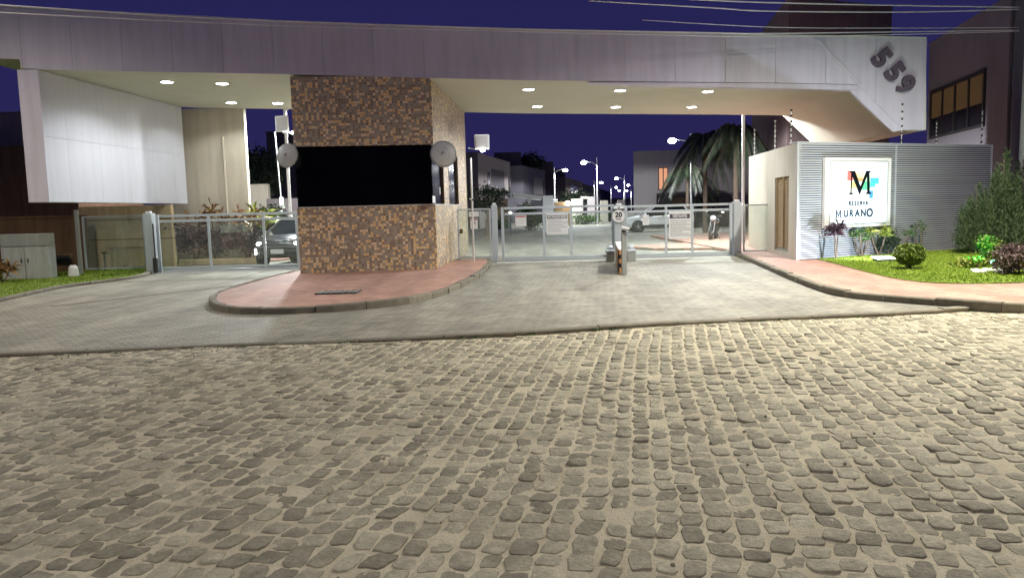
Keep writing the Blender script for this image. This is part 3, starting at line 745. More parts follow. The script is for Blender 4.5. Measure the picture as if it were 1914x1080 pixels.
def swing_gate(label, px0, px1, mull, Y, tp, tp2, bp, bp2, zb0=None):
    """framed glass gate: outer frame, two top rails, mullions, two bottom rails, panes"""
    x0, x1 = GX(px0, 440, Y), GX(px1, 440, Y); pm = (px0 + px1) / 2
    zt, z2 = gatez(tp, pm, Y), gatez(tp2, pm, Y); zb1, zb2 = gatez(bp, pm, Y), max(ZD + .05, gatez(bp2, pm, Y))
    t = thing('vehicle_gate', label, 'gate', ((x0 + x1) / 2, Y, ZD), 'grey glazed vehicle gates')
    for nm, z in (('top_rail', zt), ('top_rail', z2), ('bottom_rail', zb1), ('bottom_rail', zb2)):
        MB().box(((x0 + x1) / 2, Y, z), (x1 - x0 - .12, .05, .07), bev=.006).build(nm, M['gate'], t)
    for x in (x0, x1): MB().box((x, Y, (zt + zb2) / 2), (.085, .07, zt - zb2 + .07), bev=.006).build('stile', M['gate'], t)
    xm = [GX(p, 440, Y) for p in mull]
    for x in xm:
        for za, zc in ((zt - .036, z2 + .036), (z2 - .036, zb1 + .036), (zb1 - .036, zb2 + .036)):
            MB().box((x, Y, (za + zc) / 2), (.07, .045, za - zc)).build('mullion', M['gate'], t)
    ed = [x0] + xm + [x1]
    for a, b in zip(ed, ed[1:]):
        MB().box(((a + b) / 2, Y + .005, (z2 + zb1) / 2), (b - a - .06, .008, z2 - zb1 - .06)).build('pane', M['glass'], t)
    return t
gl = swing_gate('glazed grey gate left of the tiled tower, in front of a dark car', 296, 556, (391, 494), 22.95, 401, 411, 498, 508)
gm = swing_gate('glazed grey gate between the tower and the centre post, with the residents board', 940, 1146, (1017, 1068), GY, 387, 398, 480, 489)
gr = swing_gate('glazed grey gate right of the centre post, with the visitors board', 1170, 1366, (1245, 1294), GY, 384, 394, 474, 483)
for x, y in ((GX(290, 440, 22.85), 22.75),):
    hm = MB().box((x, y, .28), (.12, .12, .45), bev=.02).box((x, y, .9), (.03, .04, 1.2)).build('gate_actuator', M['dark'], gl)

def glass_panel(name, label, pxa, pxb, ytop, ybot, Y, mat, cat='gate', mid=None, group=None):
    x0, x1 = GX(pxa, 440, Y), GX(pxb, 440, Y); z1 = gatez(ytop, (pxa + pxb) / 2, Y); z0 = max(.16, gatez(ybot, (pxa + pxb) / 2, Y))
    t = thing(name, label, cat, ((x0 + x1) / 2, Y, z0), group)
    for x in (x0, x1): MB().box((x, Y, (z0 + z1) / 2), (.05, .05, z1 - z0)).build('stile', M['gate'], t)
    for z in (z0 + .02, z1 - .02): MB().box(((x0 + x1) / 2, Y, z), (x1 - x0 - .05, .045, .04)).build('rail', M['gate'], t)
    MB().box(((x0 + x1) / 2, Y, (z0 + z1) / 2), (x1 - x0 - .05, .01, z1 - z0 - .08)).build('pane', mat, t)
    return t, x0, x1, z0, z1
pg, x0, x1, z0, z1 = glass_panel('pedestrian_gate', 'narrow glass pedestrian gate beside the tiled tower', 857, 917, 390, 494, GY - .12, M['frost'])
MB().box((x0 + .09, GY - .18, gatez(432, 858)), (.10, .06, .14), bev=.01).build('lock', M['brownframe'], pg)
glass_panel('glass_screen', 'fixed clear glass screen between the right gate post and the cream wall', 1390, 1436, 382, 474, GY - .05, M['frost'], 'screen', group='fixed glass screens')
glass_panel('glass_screen', 'wide fixed glass screen on the grass left of the left gate', 157, 270, 403, 514, 23.5, M['frost'], 'screen', group='fixed glass screens')

# notices and boards
def board(name, label, cat, pa, pb, Y, rows, title=None, red=False, fr=True):
    a = AT(pa[0], pa[1], Y); b = AT(pb[0], pb[1], Y); c0 = (a + b) / 2; w = b.x - a.x; h = a.z - b.z
    t = thing(name, label, cat, c0)
    MB().box(c0, (w, .012, h), bev=.004).build('board', M['white'], t)
    y = c0.y - .0065
    if title:
        MB().box((c0.x, y - .001, a.z - h * .17), (w * .92, .002, h * .17)).build('title_bar', surf('title_bar_ink', (.07, .06, .09), .6, var=0), t)
        text('title_text', title, M['white'], h * .17, (c0.x, y - .005, a.z - h * .17), (PI / 2, 0, 0), t, .0012, .004, sx=min(1.0, w * .80 / (len(title) * h * .17 * .62)))
    if red: MB().box((c0.x, y - .001, a.z - h * .10), (w * .9, .002, h * .12)).build('title_bar', M['inkred'], t)
    mb = MB(); z0 = a.z - h * (.34 if title else .28)
    for k in range(rows):
        z = z0 - k * (h * .60 / rows); x = a.x + w * .07; end = a.x + w * random.uniform(.6, .93)
        while x < end:
            l = random.uniform(.02, .06) * w / .5
            mb.box((x + l / 2, y - .001, z), (l, .002, h * .028 if rows > 5 else h * .035)); x += l + .012
    mb.build('small_print', M['inkgrey'], t, kind='stuff')
    return t, c0, w, h
board('notice_board', 'white residents notice board on the middle gate', 'notice board', (1021, 399), (1062, 438), GY - .06, 6, 'MORADORES')
board('notice_board', 'white visitors notice board on the right gate', 'notice board', (1250, 396), (1291, 446), GY - .06, 9, 'VISITANTES')
board('warning_notice', 'small white notice with a red heading on the middle gate glass', 'notice', (963, 403), (984, 423), GY - .06, 3, None, True)
t, c0, w, h = board('gate_sticker', 'small white sticker with camera picture on the right gate glass', 'sticker', (1201, 402), (1213, 421), GY - .06, 3)
t, c0, w, h = board('gate_sticker', 'small portrait sticker low on the pedestrian gate glass', 'sticker', (879, 409), (893, 428), GY - .20, 2, None, True)
MB().tube([(c0.x - w * .25, c0.y - .01, c0.z), (c0.x, c0.y - .01, c0.z + .05), (c0.x + w * .25, c0.y - .01, c0.z)], .014, 5).build('picture', M['ink'], t)
t, c0, w, h = board('gate_sign', 'small landscape sign at the top of the pedestrian gate glass', 'sign', (876, 396), (895, 405), GY - .20, 2)
c0 = (AT(415, 421, 22.9) + AT(458, 434, 22.9)) / 2
ff = MB().box(c0, (.74, .008, .23)).build('frosted_plate', M['frost'], None); tag(ff, 'blank pale plate on the left gate glass above the hedge', 'plate')
# 20 sign with two small lamps
c0 = AT(1156, 404, GY - .28)
t = thing('speed_sign', 'round white speed sign reading 20 on the centre gate post', 'speed sign', c0)
MB().lathe(c0, [(.20, 0), (.205, .006), (.205, .018), (.20, .024)], 32, (0, -1, 0)).build('rim', M['inkgrey'], t)
MB().lathe(c0 + Vector((0, -.024, 0)), [(.19, 0), (.19, .003)], 32, (0, -1, 0)).build('face', M['white'], t)
text('number', '20', M['ink'], .21, c0 + Vector((0, -.031, .035)), (PI / 2, 0, 0), t, .002, .006)
text('unit', 'km/h', M['ink'], .075, c0 + Vector((0, -.031, -.09)), (PI / 2, 0, 0), t, .002, .001)
for dx in (-.09, .09):
    q = c0 + Vector((dx, -.01, .25)); s_ = thing('floodlight', 'small spotlight on the %s of the pair above the speed sign' % ('left' if dx < 0 else 'right'), 'spotlight', q, 'spotlights above the speed sign')
    MB().box(q, (.12, .08, .07), bev=.01, ry=dx * 2).build('body', M['white'], s_); MB().box(q + Vector((dx * .5, -.02, -.045)), (.09, .06, .03), bev=.005).build('visor', M['black'], s_)

# divider wall with hazard stripes and the steel post with camera
A_, B_ = Vector((GX(1150, 440, 22.6), 22.6, 0)), Vector((GX(1155, 440, 18.65), 18.65, 0))
div = thing('lane_divider', 'low lane divider with a white top and orange black striped side', 'divider', (B_.x, B_.y, ZD))
dv = (B_ - A_).normalized(); dn = Vector((-dv.y, dv.x, 0)) * -1
if dn.x > 0: dn = -dn
wdt = .19
MB().prism([Vector((A_.x, A_.y, .60)), Vector((B_.x, B_.y, .60)), Vector((B_.x + wdt, B_.y, .60)), Vector((A_.x + wdt, A_.y, .60))], (0, 0, .03)).build('cap', M['white'], div)
MB().prism([Vector((A_.x + .01, A_.y, ZD)), Vector((B_.x + .01, B_.y, ZD)), Vector((B_.x + wdt - .01, B_.y, ZD)), Vector((A_.x + wdt - .01, A_.y, ZD))], (0, 0, .60 - ZD)).build('core', M['tanboard'], div)
for sd, off in ((0, -.004), (1, wdt)):
    for k in range(14):
        f0_, f1_ = k / 14, (k + 1) / 14; pa = A_.lerp(B_, f0_); pb = A_.lerp(B_, f1_)
        mt_ = M['black'] if k % 2 else M['orange']
        if sd == 0: mt_ = M['tanboard'] if k < 12 else (M['black'] if k % 2 else M['tanboard'])
        MB().prism([Vector((pa.x + off, pa.y, ZD + .02)), Vector((pb.x + off, pb.y, ZD + .02)), Vector((pb.x + off, pb.y, .58)), Vector((pa.x + off, pa.y, .58))], (.004, 0, 0)).build('stripe', mt_, div)
for k in range(5):
    MB().box((B_.x + wdt / 2, B_.y - .004, .08 + .105 * k + .05), (wdt - .01, .006, .105), ry=0).build('stripe', M['black'] if k % 2 else M['orange'], div)
bx = GX(1166, 440, 18.45)
bl = thing('steel_post', 'square steel post with a camera on top in front of the lane divider', 'post', (bx, 18.45, ZD))
MB().box((bx, 18.45, .53), (.115, .115, 1.0), bev=.006).build('shaft', M['steel'], bl)
cmh = thing('security_camera', 'white bullet camera on top of the square steel post', 'security camera', (bx, 18.45, 1.03))
MB().tube([(bx - .05, 18.40, 1.14), (bx + .12, 18.33, 1.10)], .045, 10).build('body', M['white'], cmh)
MB().box((bx, 18.45, 1.06), (.10, .10, .05), bev=.01).build('mount', M['dark'], cmh); MB().tube([(bx + .12, 18.33, 1.10), (bx + .15, 18.32, 1.095)], .038, 10).build('lens', M['black'], cmh)
for px, sgn, nm in ((1140, -1, 'left'), (1179, 1, 'right')):
    x = GX(px, 440, 22.9); mo = thing('gate_motor', 'grey gate motor box on a plinth %s of the centre post' % nm, 'gate motor', (x, 22.9, ZD), 'gate motors beside the centre post')
    MB().box((x, 22.9, .16), (.24, .3, .26), bev=.01).build('plinth', M['steel'], mo)
    MB().box((x, 22.9, .34), (.28, .34, .10), bev=.03).build('housing', M['gate'], mo)
    MB().ball((x, 22.9, .40), (.10, .13, .12), 8).build('cover', M['gate'], mo, smooth=True)
    MB().box((x - sgn * .45 * -1, 22.95, .20), (.8, .05, .05)).build('arm', M['gate'], mo)

# ================================================================== SIGN WALL (right)
C0 = G(1488, 486, ZP); C0.z = 0
D0 = Vector((AT(1855, 300, 23.3).x, 23.3, 0))
WD = (D0 - C0).normalized(); WLEN = (D0 - C0).length; wn_v = Vector((WD.y, -WD.x, 0))   # towards the viewer
WTOP = PL(1486, 267, C0, D0).z
E0 = Vector((AT(1400, 300, 27.3).x, 27.3, 0))
sw = thing('sign_wall', 'wall of horizontal aluminium slats with a cream side behind the lawn', 'wall', (C0.x, C0.y, ZP))
MB().prism([Vector((p.x, p.y, .1)) - wn_v * .06 for p in (C0, D0)] + [Vector((D0.x + .3, D0.y + 4, .1)), Vector((E0.x, E0.y, .1))], (0, 0, 0.001)).build('base', M['cream2'], sw)
body = [C0 - wn_v * .06 + WD * .06, D0 - wn_v * .06, D0 - wn_v * .5, C0 - wn_v * .5 + WD * .5]
MB().prism([Vector((p.x, p.y, .1)) for p in body], (0, 0, WTOP - .13)).build('backing', M['slatback'], sw)
NS = 51; pitch = (WTOP - ZP) / NS
segs = [(0.03, PL(1673, 400, C0, D0)), (None, None)]
splitx = (PL(1673, 400, C0, D0) - C0).dot(WD)
spanlist = [(.04, splitx - .02), (splitx + .02, WLEN)]
base_me = {}
for k in range(NS):
    z = ZP + pitch * (k + .5)
    for si, (a, b) in enumerate(spanlist):
        if si not in base_me:
            pa = C0 + WD * a; pb = C0 + WD * b
            mb = MB(); h = pitch * .56
            mb.prism([Vector((pa.x, pa.y, -h / 2)), Vector((pb.x, pb.y, -h / 2)), Vector((pb.x, pb.y, h / 2)), Vector((pa.x, pa.y, h / 2))], -wn_v * .035)
            o = mb.build('slat', M['slat'], None); o.parent = sw; o.location = Vector((0, 0, z)) - sw.location; base_me[si] = o
        else:
            o = base_me[si].copy(); COL.objects.link(o); o.parent = sw; o.location = Vector((0, 0, z)) - sw.location
for a in (.02, splitx, WLEN - .02):
    pa = C0 + WD * a + wn_v * .006
    MB().prism([Vector((pa.x, pa.y, ZP)) - WD * .018, Vector((pa.x, pa.y, ZP)) + WD * .018, Vector((pa.x, pa.y, WTOP)) + WD * .018, Vector((pa.x, pa.y, WTOP)) - WD * .018], -wn_v * .05).build('upright', M['slat'], sw)
MB().prism([Vector((C0.x, C0.y, WTOP)) + wn_v * .01, Vector((D0.x, D0.y, WTOP)) + wn_v * .01, Vector((D0.x, D0.y, WTOP + .03)) + wn_v * .01, Vector((C0.x, C0.y, WTOP + .03)) + wn_v * .01], -wn_v * .3).build('coping', M['slat'], sw)
# cream side with louvred door (built round the door opening)
ED = (E0 - C0).normalized(); EL = (E0 - C0).length; en = Vector((-ED.y, ED.x, 0))   # towards -x
def sp(px): return (PL(px, 400, C0, E0) - C0).dot(ED)
d0, d1 = sp(1474), sp(1448); zd1 = PL(1461, 331, C0, E0).z; zd0 = PL(1461, 471, C0, E0).z
zbk = PL(1401, 293, C0, E0).z
def cw(a, b, z0, z1a, z1b, nm='side_wall', mat=M['cream2'], th=.2, off=0):
    pa = C0 + ED * a + en * off; pb = C0 + ED * b + en * off
    return MB().prism([Vector((pa.x, pa.y, z0)), Vector((pb.x, pb.y, z0)), Vector((pb.x, pb.y, z1b)), Vector((pa.x, pa.y, z1a))], -en * th).build(nm, mat, sw)
zz = lambda a: WTOP + (zbk - WTOP) * a / EL
zd0 = max(zd0, ZP + .12)
fp_ = [C0, C0 + ED * d0, C0 + ED * d0 - en * .2, C0 - wn_v * .058 + WD * .2, C0 + WD * .015]
corner = MB(); nn_ = len(fp_); tops = [zz(0), zz(d0), zz(d0), zz(0), zz(0)]
corner.add([Vector((p.x, p.y, .1)) for p in fp_] + [Vector((p.x, p.y, z)) for p, z in zip(fp_, tops)], [tuple(range(nn_)), tuple(range(nn_, 2 * nn_))] + [(i, (i + 1) % nn_, nn_ + (i + 1) % nn_, nn_ + i) for i in range(nn_)])
corner.build('side_wall', M['cream2'], sw)
cw(d1, EL, .1, zz(d1), zz(EL)); cw(d0, d1, zd1, zz(d0), zz(d1)); cw(d0, d1, .1, zd0, zd0)
cw(d0, d1, zd0, zd1, zd1, 'door_backing', M['brownframe'], .03, -.16)
nl = 26
door = cw(d0 + .02, d1 - .02, zd0 + .01, zd0 + .07, zd0 + .07, 'door_frame', M['steel'], .05, -.05)
for k in range(nl):
    z = zd0 + .09 + (zd1 - zd0 - .12) * k / nl
    for a, b in ((d0 + .06, (d0 + d1) / 2 - .03), ((d0 + d1) / 2 + .03, d1 - .06)):
        pa = C0 + ED * a - en * .07; pb = C0 + ED * b - en * .07; dz = (zd1 - zd0) / nl * .75
        MB().prism([Vector((pa.x, pa.y, z)), Vector((pb.x, pb.y, z)), Vector((pb.x, pb.y, z + .012)), Vector((pa.x, pa.y, z + .012))], -en * .05 + Vector((0, 0, dz))).build('louvre', M['tan'], sw)
for a in (d0 + .02, (d0 + d1) / 2, d1 - .04):
    cw(a - .025, a + .025, zd0 + .07, zd1, zd1, 'door_frame', M['tan'], .06, -.04)

# illuminated sign
a, b = PL(1537, 295, C0, D0), PL(1657, 422, C0, D0)
cS = (a + b) / 2 + wn_v * .11; sw_, sh_ = (b - a).dot(WD), a.z - b.z; SR = math.atan2(WD.y, WD.x)
sg = thing('entrance_sign', 'square backlit white RESERVA MURANO sign on the slatted wall', 'sign', cS)
MB().box(cS + wn_v * -.045, (sw_, .11, sh_), rz=SR, bev=.01).build('case', M['white'], sg)
sign_face = surf('sign_face', (.72, .76, .80), .35, var=.02)
bb = sign_face.node_tree.nodes['Principled BSDF']; bb.inputs['Emission Color'].default_value = (.86, .94, 1, 1); bb.inputs['Emission Strength'].default_value = .50; bb.inputs['Specular IOR Level'].default_value = .1
MB().box(cS + wn_v * .016, (sw_ * .86, .014, sh_ * .88), rz=SR, bev=.004).build('face', sign_face, sg)
edge = MB()
for sx in (-1, 1): edge.box(cS + wn_v * .017 + WD * sx * sw_ * .437, (.014, .018, sh_ * .89), rz=SR)
for sz in (-1, 1): edge.box(cS + wn_v * .017 + Vector((0, 0, sz * sh_ * .447)), (sw_ * .86, .018, .014), rz=SR)
edge.build('rim', M['inkgrey'], sg)
for sx in (-1, 0, 1):
    for sz in (-1, 0, 1):
        if sx or sz: MB().lathe(cS + wn_v * .026 + WD * sx * sw_ * .41 + Vector((0, 0, sz * sh_ * .42)), [(.014, 0), (.010, .006)], 10, wn_v).build('screw', M['inkgrey'], sg)
# patches of colour behind the letter (positions in sign units, 1 = sign width)
def sq(u, v, w, h, col, nm='colour_patch', lift=.0245):
    m = surf('print_colour', col, .9, var=.02, spec=0); bq = m.node_tree.nodes['Principled BSDF']; bq.inputs['Emission Color'].default_value = rgba(col); bq.inputs['Emission Strength'].default_value = .25
    MB().box(cS + wn_v * lift + WD * ((u - .5) * sw_) + Vector((0, 0, (.5 - v) * sh_)), (w * sw_, .002, h * sh_), rz=SR).build(nm, m, sg)
for u, v, w, h, c_ in ((.355, .26, .09, .14, (.85, .16, .14)), (.235, .27, .05, .06, (.88, .58, .72)), (.43, .26, .08, .10, (.95, .62, .30)), (.52, .245, .10, .10, (.93, .86, .45)), (.50, .31, .10, .07, (.60, .35, .18)),
    (.43, .39, .09, .09, (.96, .66, .22)), (.42, .47, .07, .05, (.97, .88, .55)), (.60, .40, .12, .13, (.12, .62, .30)), (.63, .29, .08, .08, (.55, .82, .55)), (.73, .335, .13, .09, (.08, .48, .78)), (.69, .40, .10, .05, (.10, .62, .62)),
    (.68, .53, .06, .11, (.08, .30, .75)), (.755, .47, .06, .07, (.70, .90, .93)), (.41, .55, .05, .04, (.97, .95, .75))):
    sq(u, v, w, h, c_)
def P2(u, v): return cS + wn_v * .027 + WD * ((u - .5) * sw_) + Vector((0, 0, (.5 - v) * sh_))
Mpoly = [(.34, .19), (.425, .19), (.510, .41), (.595, .19), (.665, .19), (.665, .205), (.645, .215), (.655, .50), (.675, .51), (.675, .525), (.595, .525), (.595, .51), (.615, .50), (.608, .27), (.505, .525), (.495, .525), (.385, .27), (.38, .50), (.40, .51), (.40, .525), (.34, .525), (.34, .51), (.36, .50), (.366, .215), (.34, .205)]
mm = MB().prism([P2(u, v) for u, v in Mpoly], wn_v * .004).build('letter_m', M['ink'], sg)
def smallcaps(word, u0, v, big, small, mat, track):
    x = (u0 - .5) * sw_
    for i, ch in enumerate(word):
        s_ = big if ((i == 0 and word != 'URANO') or (word == 'URANO' and i == 4)) else small
        text('letter', ch, mat, s_, cS + wn_v * .027 + WD * x + Vector((0, 0, (.5 - v) * sh_)), (PI / 2, 0, SR), sg, .006, s_ * .036, align='LEFT')
        x += s_ * (.78 if ch in 'MO' else .66) + track
smallcaps('RESERVA', .335, .655, .175, .155, M['inkblue'], .0)
Mu = .205; mw, mh_, ms = .185, .215, .042; mo = cS + wn_v * .027 + WD * ((.15 - .5) * sw_) + Vector((0, 0, (.5 - .80) * sh_ - mh_ / 2))
def m2(x, y): return mo + WD * x + Vector((0, 0, y))
MB().prism([m2(x, y) for x, y in ((0, 0), (ms, 0), (ms, mh_ * .68), (mw / 2 - .008, .03), (mw / 2 + .008, .03), (mw - ms, mh_ * .68), (mw - ms, 0), (mw, 0), (mw, mh_), (mw - ms * 1.05, mh_), (mw / 2, mh_ * .42), (ms * 1.05, mh_), (0, mh_))], wn_v * .004).build('letter', M['inkblue'], sg)
smallcaps('URANO', .262, .80, .31, .26, M['inkblue'], .040)

# house number on the folded panel
nb = thing('house_number', 'large dark metal numerals 559 running down the right canopy fascia', 'house number', FP(1665, 130))
for ch, px, py in (('5', 1645, 111), ('5', 1669, 137), ('9', 1689, 161)):
    p = FP(px, py) + nrm * .05
    text('numeral', ch, M['numeral'], .78, p, (PI / 2, R(50), FANG), nb, .045, .028)

# electric-fence posts with insulators on the walls
fence_lab = {1485: 'fence post with insulators on the left corner of the slatted wall', 1692: 'fence post with insulators on the slatted wall in front of the house number', 1842: 'fence post with insulators near the right end of the slatted wall',
 1441: 'fence post with insulators midway along the cream side wall top', 1404: 'fence post with insulators at the far end of the cream side wall', 1757: 'short fence post with insulators on the slatted wall right of the canopy end'}
for px, ytop, ybot in ((1485, 204, 266), (1692, 193, 264), (1842, 203, 264), (1757, 226, 264)):
    p = PL(px, ybot, C0, D0) - wn_v * .12; z1 = PL(px, ytop, C0, D0).z
    t = thing('electric_fence_post', fence_lab[px], 'fence post', (p.x, p.y, WTOP), 'electric fence posts on the wall tops')
    MB().tube([(p.x, p.y, WTOP), (p.x, p.y, z1)], .012, 6).build('rod', M['polewhite'], t)
    for k in range(6):
        z = WTOP + .12 + (z1 - WTOP - .14) * k / 5; MB().lathe((p.x, p.y, z), [(.013, -.03), (.032, -.015), (.032, .015), (.013, .03)], 8).build('insulator', M['dark'], t)
for px, ytop in ((1441, 227), (1404, 243)):
    a = sp(px); p = C0 + ED * a - en * .1; zb_ = zz(a); z1 = PL(px, ytop, C0, E0).z
    t = thing('electric_fence_post', fence_lab[px], 'fence post', (p.x, p.y, zb_), 'electric fence posts on the wall tops')
    MB().tube([(p.x, p.y, zb_), (p.x, p.y, z1)], .012, 6).build('rod', M['polewhite'], t)
    for k in range(6):
        z = zb_ + .12 + (z1 - zb_ - .14) * k / 5; MB().lathe((p.x, p.y, z), [(.013, -.03), (.03, -.015), (.03, .015), (.013, .03)], 8).build('insulator', M['white'], t)

# ================================================================== BUILDINGS
def house(name, label, cat, corners, h, mat, z0=0.0, roofmat=None, par=.15):
    """box building on a 4-point footprint with a thin parapet cap"""
    c = sum((Vector((p[0], p[1], 0)) for p in corners), Vector()) / len(corners)
    t = thing(name, label, cat, c)
    MB().prism([Vector((p[0], p[1], z0)) for p in corners], (0, 0, h - z0)).build('wall', mat, t)
    cs = [c + (Vector((p[0], p[1], 0)) - c) * 1.006 for p in corners]
    MB().prism([Vector((p.x, p.y, h + .002)) for p in cs], (0, 0, par)).build('parapet', roofmat or mat, t)
    return t
def opening(t, A, B, pa, pb, mat, frame, name='window', inset_=.06, mull=0, fw=.06, pa2=None):
    """framed window on the face A-B between image corners pa (top left) and pb (bottom right)"""
    a = PL(pa[0], pa[1], A, B); b = PL(pb[0], pb[1], A, B); d = Vector((B[0] - A[0], B[1] - A[1], 0)).normalized(); n = Vector((d.y, -d.x, 0))
    if n.y > 0: n = -n
    a = Vector((a.x, a.y, a.z)); W = (Vector((b.x, b.y, 0)) - Vector((a.x, a.y, 0))).length; H_ = a.z - b.z; o = Vector((a.x, a.y, b.z))
    dd = (Vector((b.x, b.y, 0)) - Vector((a.x, a.y, 0))).normalized()
    f = MB()
    def rect(u0, u1, v0, v1, out, th): return [o + dd * u0 + Vector((0, 0, v0)) + n * out, o + dd * u1 + Vector((0, 0, v0)) + n * out, o + dd * u1 + Vector((0, 0, v1)) + n * out, o + dd * u0 + Vector((0, 0, v1)) + n * out], n * -th
    for u0, u1, v0, v1 in ((0, fw, 0, H_), (W - fw, W, 0, H_), (fw, W - fw, 0, fw), (fw, W - fw, H_ - fw, H_)): f.prism(*rect(u0, u1, v0, v1, .05, .05 - .002))
    for k in range(mull): u = W * (k + 1) / (mull + 1); f.prism(*rect(u - fw / 2, u + fw / 2, fw, H_ - fw, .045, .043))
    w = f.build(name, frame, t)
    n_p = mull + 1
    for k in range(n_p):
        u0 = W * k / n_p + fw * .6; u1 = W * (k + 1) / n_p - fw * .6
        MB().prism(*rect(u0, u1, fw, H_ - fw, .022, .02)).build('pane', mat, w)
    return w, o, dd, n, W, H_
# mauve house, far right
mh0, mh1 = AT(1737, 96, 33.5), AT(1900, 4, 25.4)
mh = house('mauve_house', 'mauve rendered house behind the slatted wall with a band of lit windows', 'house', [(mh0.x, 33.5), (mh1.x, 25.4), (mh1.x + 9, 25.4 + 1.5), (mh0.x + 9, 36)], 8.0, M['purple_house'], par=.12)
A, B = (mh0.x, 33.5), (mh1.x, 25.4)
pts = [PL(a, b, A, B) for a, b in ((1743, 174), (1843, 138), (1843, 234), (1755, 250))]
dM = (pts[1] - pts[0]); dM.z = 0; dM.normalize(); nM = Vector((dM.y, -dM.x, 0)); nM = nM if nM.x < 0 else -nM
ztop = (pts[0].z + pts[1].z) / 2; zbot = (pts[2].z + pts[3].z) / 2; WL = (Vector((pts[1].x - pts[0].x, pts[1].y - pts[0].y, 0))).length; o_ = Vector((pts[0].x, pts[0].y, 0))
fr = MB()
for u0, u1, v0, v1 in [(-.06, WL + .06, ztop - .02, ztop + .12), (-.06, WL + .06, zbot - .08, zbot)] + [(WL * k / 4 - .06, WL * k / 4 + .06, zbot, ztop - .02) for k in range(5)]:
    fr.prism([o_ + dM * u0 + Vector((0, 0, v0)) + nM * .08, o_ + dM * u1 + Vector((0, 0, v0)) + nM * .08, o_ + dM * u1 + Vector((0, 0, v1)) + nM * .08, o_ + dM * u0 + Vector((0, 0, v1)) + nM * .08], nM * -.075)
wv = fr.build('window', M['dark'], mh)
zmid = zbot + (ztop - zbot) * .42
for k in range(4):
    for (v0, v1, mt) in ((zmid, ztop - .02, M['amberroom']), (zbot, zmid, M['winglass'])):
        u0, u1 = WL * k / 4 + .06, WL * (k + 1) / 4 - .06
        MB().prism([o_ + dM * u0 + Vector((0, 0, v0)) + nM * .03, o_ + dM * u1 + Vector((0, 0, v0)) + nM * .03, o_ + dM * u1 + Vector((0, 0, v1)) + nM * .03, o_ + dM * u0 + Vector((0, 0, v1)) + nM * .03], nM * -.02).build('pane', mt, wv)
pdp = PL(1888, 200, A, B)
MB().tube([(pdp.x - .06, pdp.y - .03, 0), (pdp.x - .06, pdp.y - .03, 8)], .05, 8).build('downpipe', M['house_dark'], mh)
# brown block behind the canopy
bb0, bb1, bb2 = AT(1474, 24, 34), AT(1667, 27, 36), AT(1405, 250, 44)
bk = house('brown_block', 'tall brown apartment block rising behind the right end of the canopy', 'apartment block', [(bb0.x, 34), (bb1.x, 36), (bb1.x + 1.5, 45), (bb2.x, 44)], 10.1, M['maroon'], par=.2)
A, B = (bb0.x, 34), (bb1.x, 36)
for k in range(3):
    opening(bk, A, B, (1490 + k * 56, 180), (1520 + k * 56, 225), M['winglass'], M['dark'], mull=1)
# white house inside, right of the road
wh = house('white_house', 'pale two storey house behind the right gate with one lit orange window', 'house', [(AT(1184, 300, 60).x, 60), (AT(1400, 300, 60).x, 60), (AT(1400, 300, 60).x + 1, 72), (AT(1184, 300, 60).x + 3.2, 72)], 5.65, M['house_white'])
A, B = (AT(1184, 300, 60).x, 60), (AT(1400, 300, 60).x, 60)
opening(wh, A, B, (1230, 313), (1249, 355), M['warmroom'], M['brownframe'], mull=1, fw=.07)
# dark wing standing forward of the right part
dk = house('dark_house_wing', 'dark low garage wing under the palms inside the gate', 'garage', [(AT(1250, 300, 55).x, 55), (AT(1392, 300, 55).x, 55), (AT(1392, 300, 55).x, 59.5), (AT(1250, 300, 55).x, 59.5)], AT(1300, 362, 55).z, M['house_dark'], roofmat=M['house_grey'])
A, B = (AT(1250, 300, 55).x, 55), (AT(1392, 300, 55).x, 55)
opening(dk, A, B, (1254, 368), (1284, 418), M['brownframe'], M['dark'], name='garage_door'); opening(dk, A, B, (1300, 368), (1345, 418), M['winglass'], M['dark'], name='garage_door')
gh = house('grey_rear_house', 'dim grey house wall behind the palms inside the gate', 'house', [(AT(1330, 300, 57).x, 56.2), (AT(1460, 300, 57).x, 56.2), (AT(1460, 300, 57).x, 59.8), (AT(1330, 300, 57).x, 59.8)], 5.0, M['house_grey'])

# row of houses left of the inner road
def rowhouse(name, label, p0, p1, H, mat, depth=8, ztopm=None, wins=(), wm=None):
    def d(px, py): 
        hz = 391 - .026 * (px - 957); return (H - EYE) * FPX / (hz - py)
    Y0, Y1 = d(*p0), d(*p1); A = (AT(p0[0], 300, Y0).x, Y0); B = (AT(p1[0], 300, Y1).x, Y1)
    t = house(name, label, 'house', [A, B, (B[0] - depth, B[1] + 1), (A[0] - depth, A[1] + .5)], H, mat, par=.12)
    for (pa, pb, mt, ml) in wins: opening(t, A, B, pa, pb, mt, wm or M['dark'], mull=ml, fw=.08)
    return t
rowhouse('row_house', 'grey two storey house nearest the tower on the left of the inner road', (893, 290), (953, 307), 6.5, M['house_grey'], 8, wins=(((911, 320), (916, 348), M['winglass'], 0), ((918, 315), (942, 352), M['house_dark'], 0), ((950, 330), (952.5, 365), M['winglass'], 0)))
rowhouse('row_house', 'brownish two storey house second along the left of the inner road', (976, 313), (1018, 322), 6.5, M['purple_house'], 8, wins=(((996, 330), (1015, 365), M['brownframe'], 0),))
rowhouse('row_house', 'reddish house third along the left of the inner road', (1056, 333), (1089, 343), 6.5, M['maroon'], 8, wins=(((1066, 345), (1080, 365), M['winglass'], 0),))
rowhouse('row_house', 'far small dark house at the end of the left row', (1092, 346), (1140, 360), 6.5, M['house_dark'], 12)
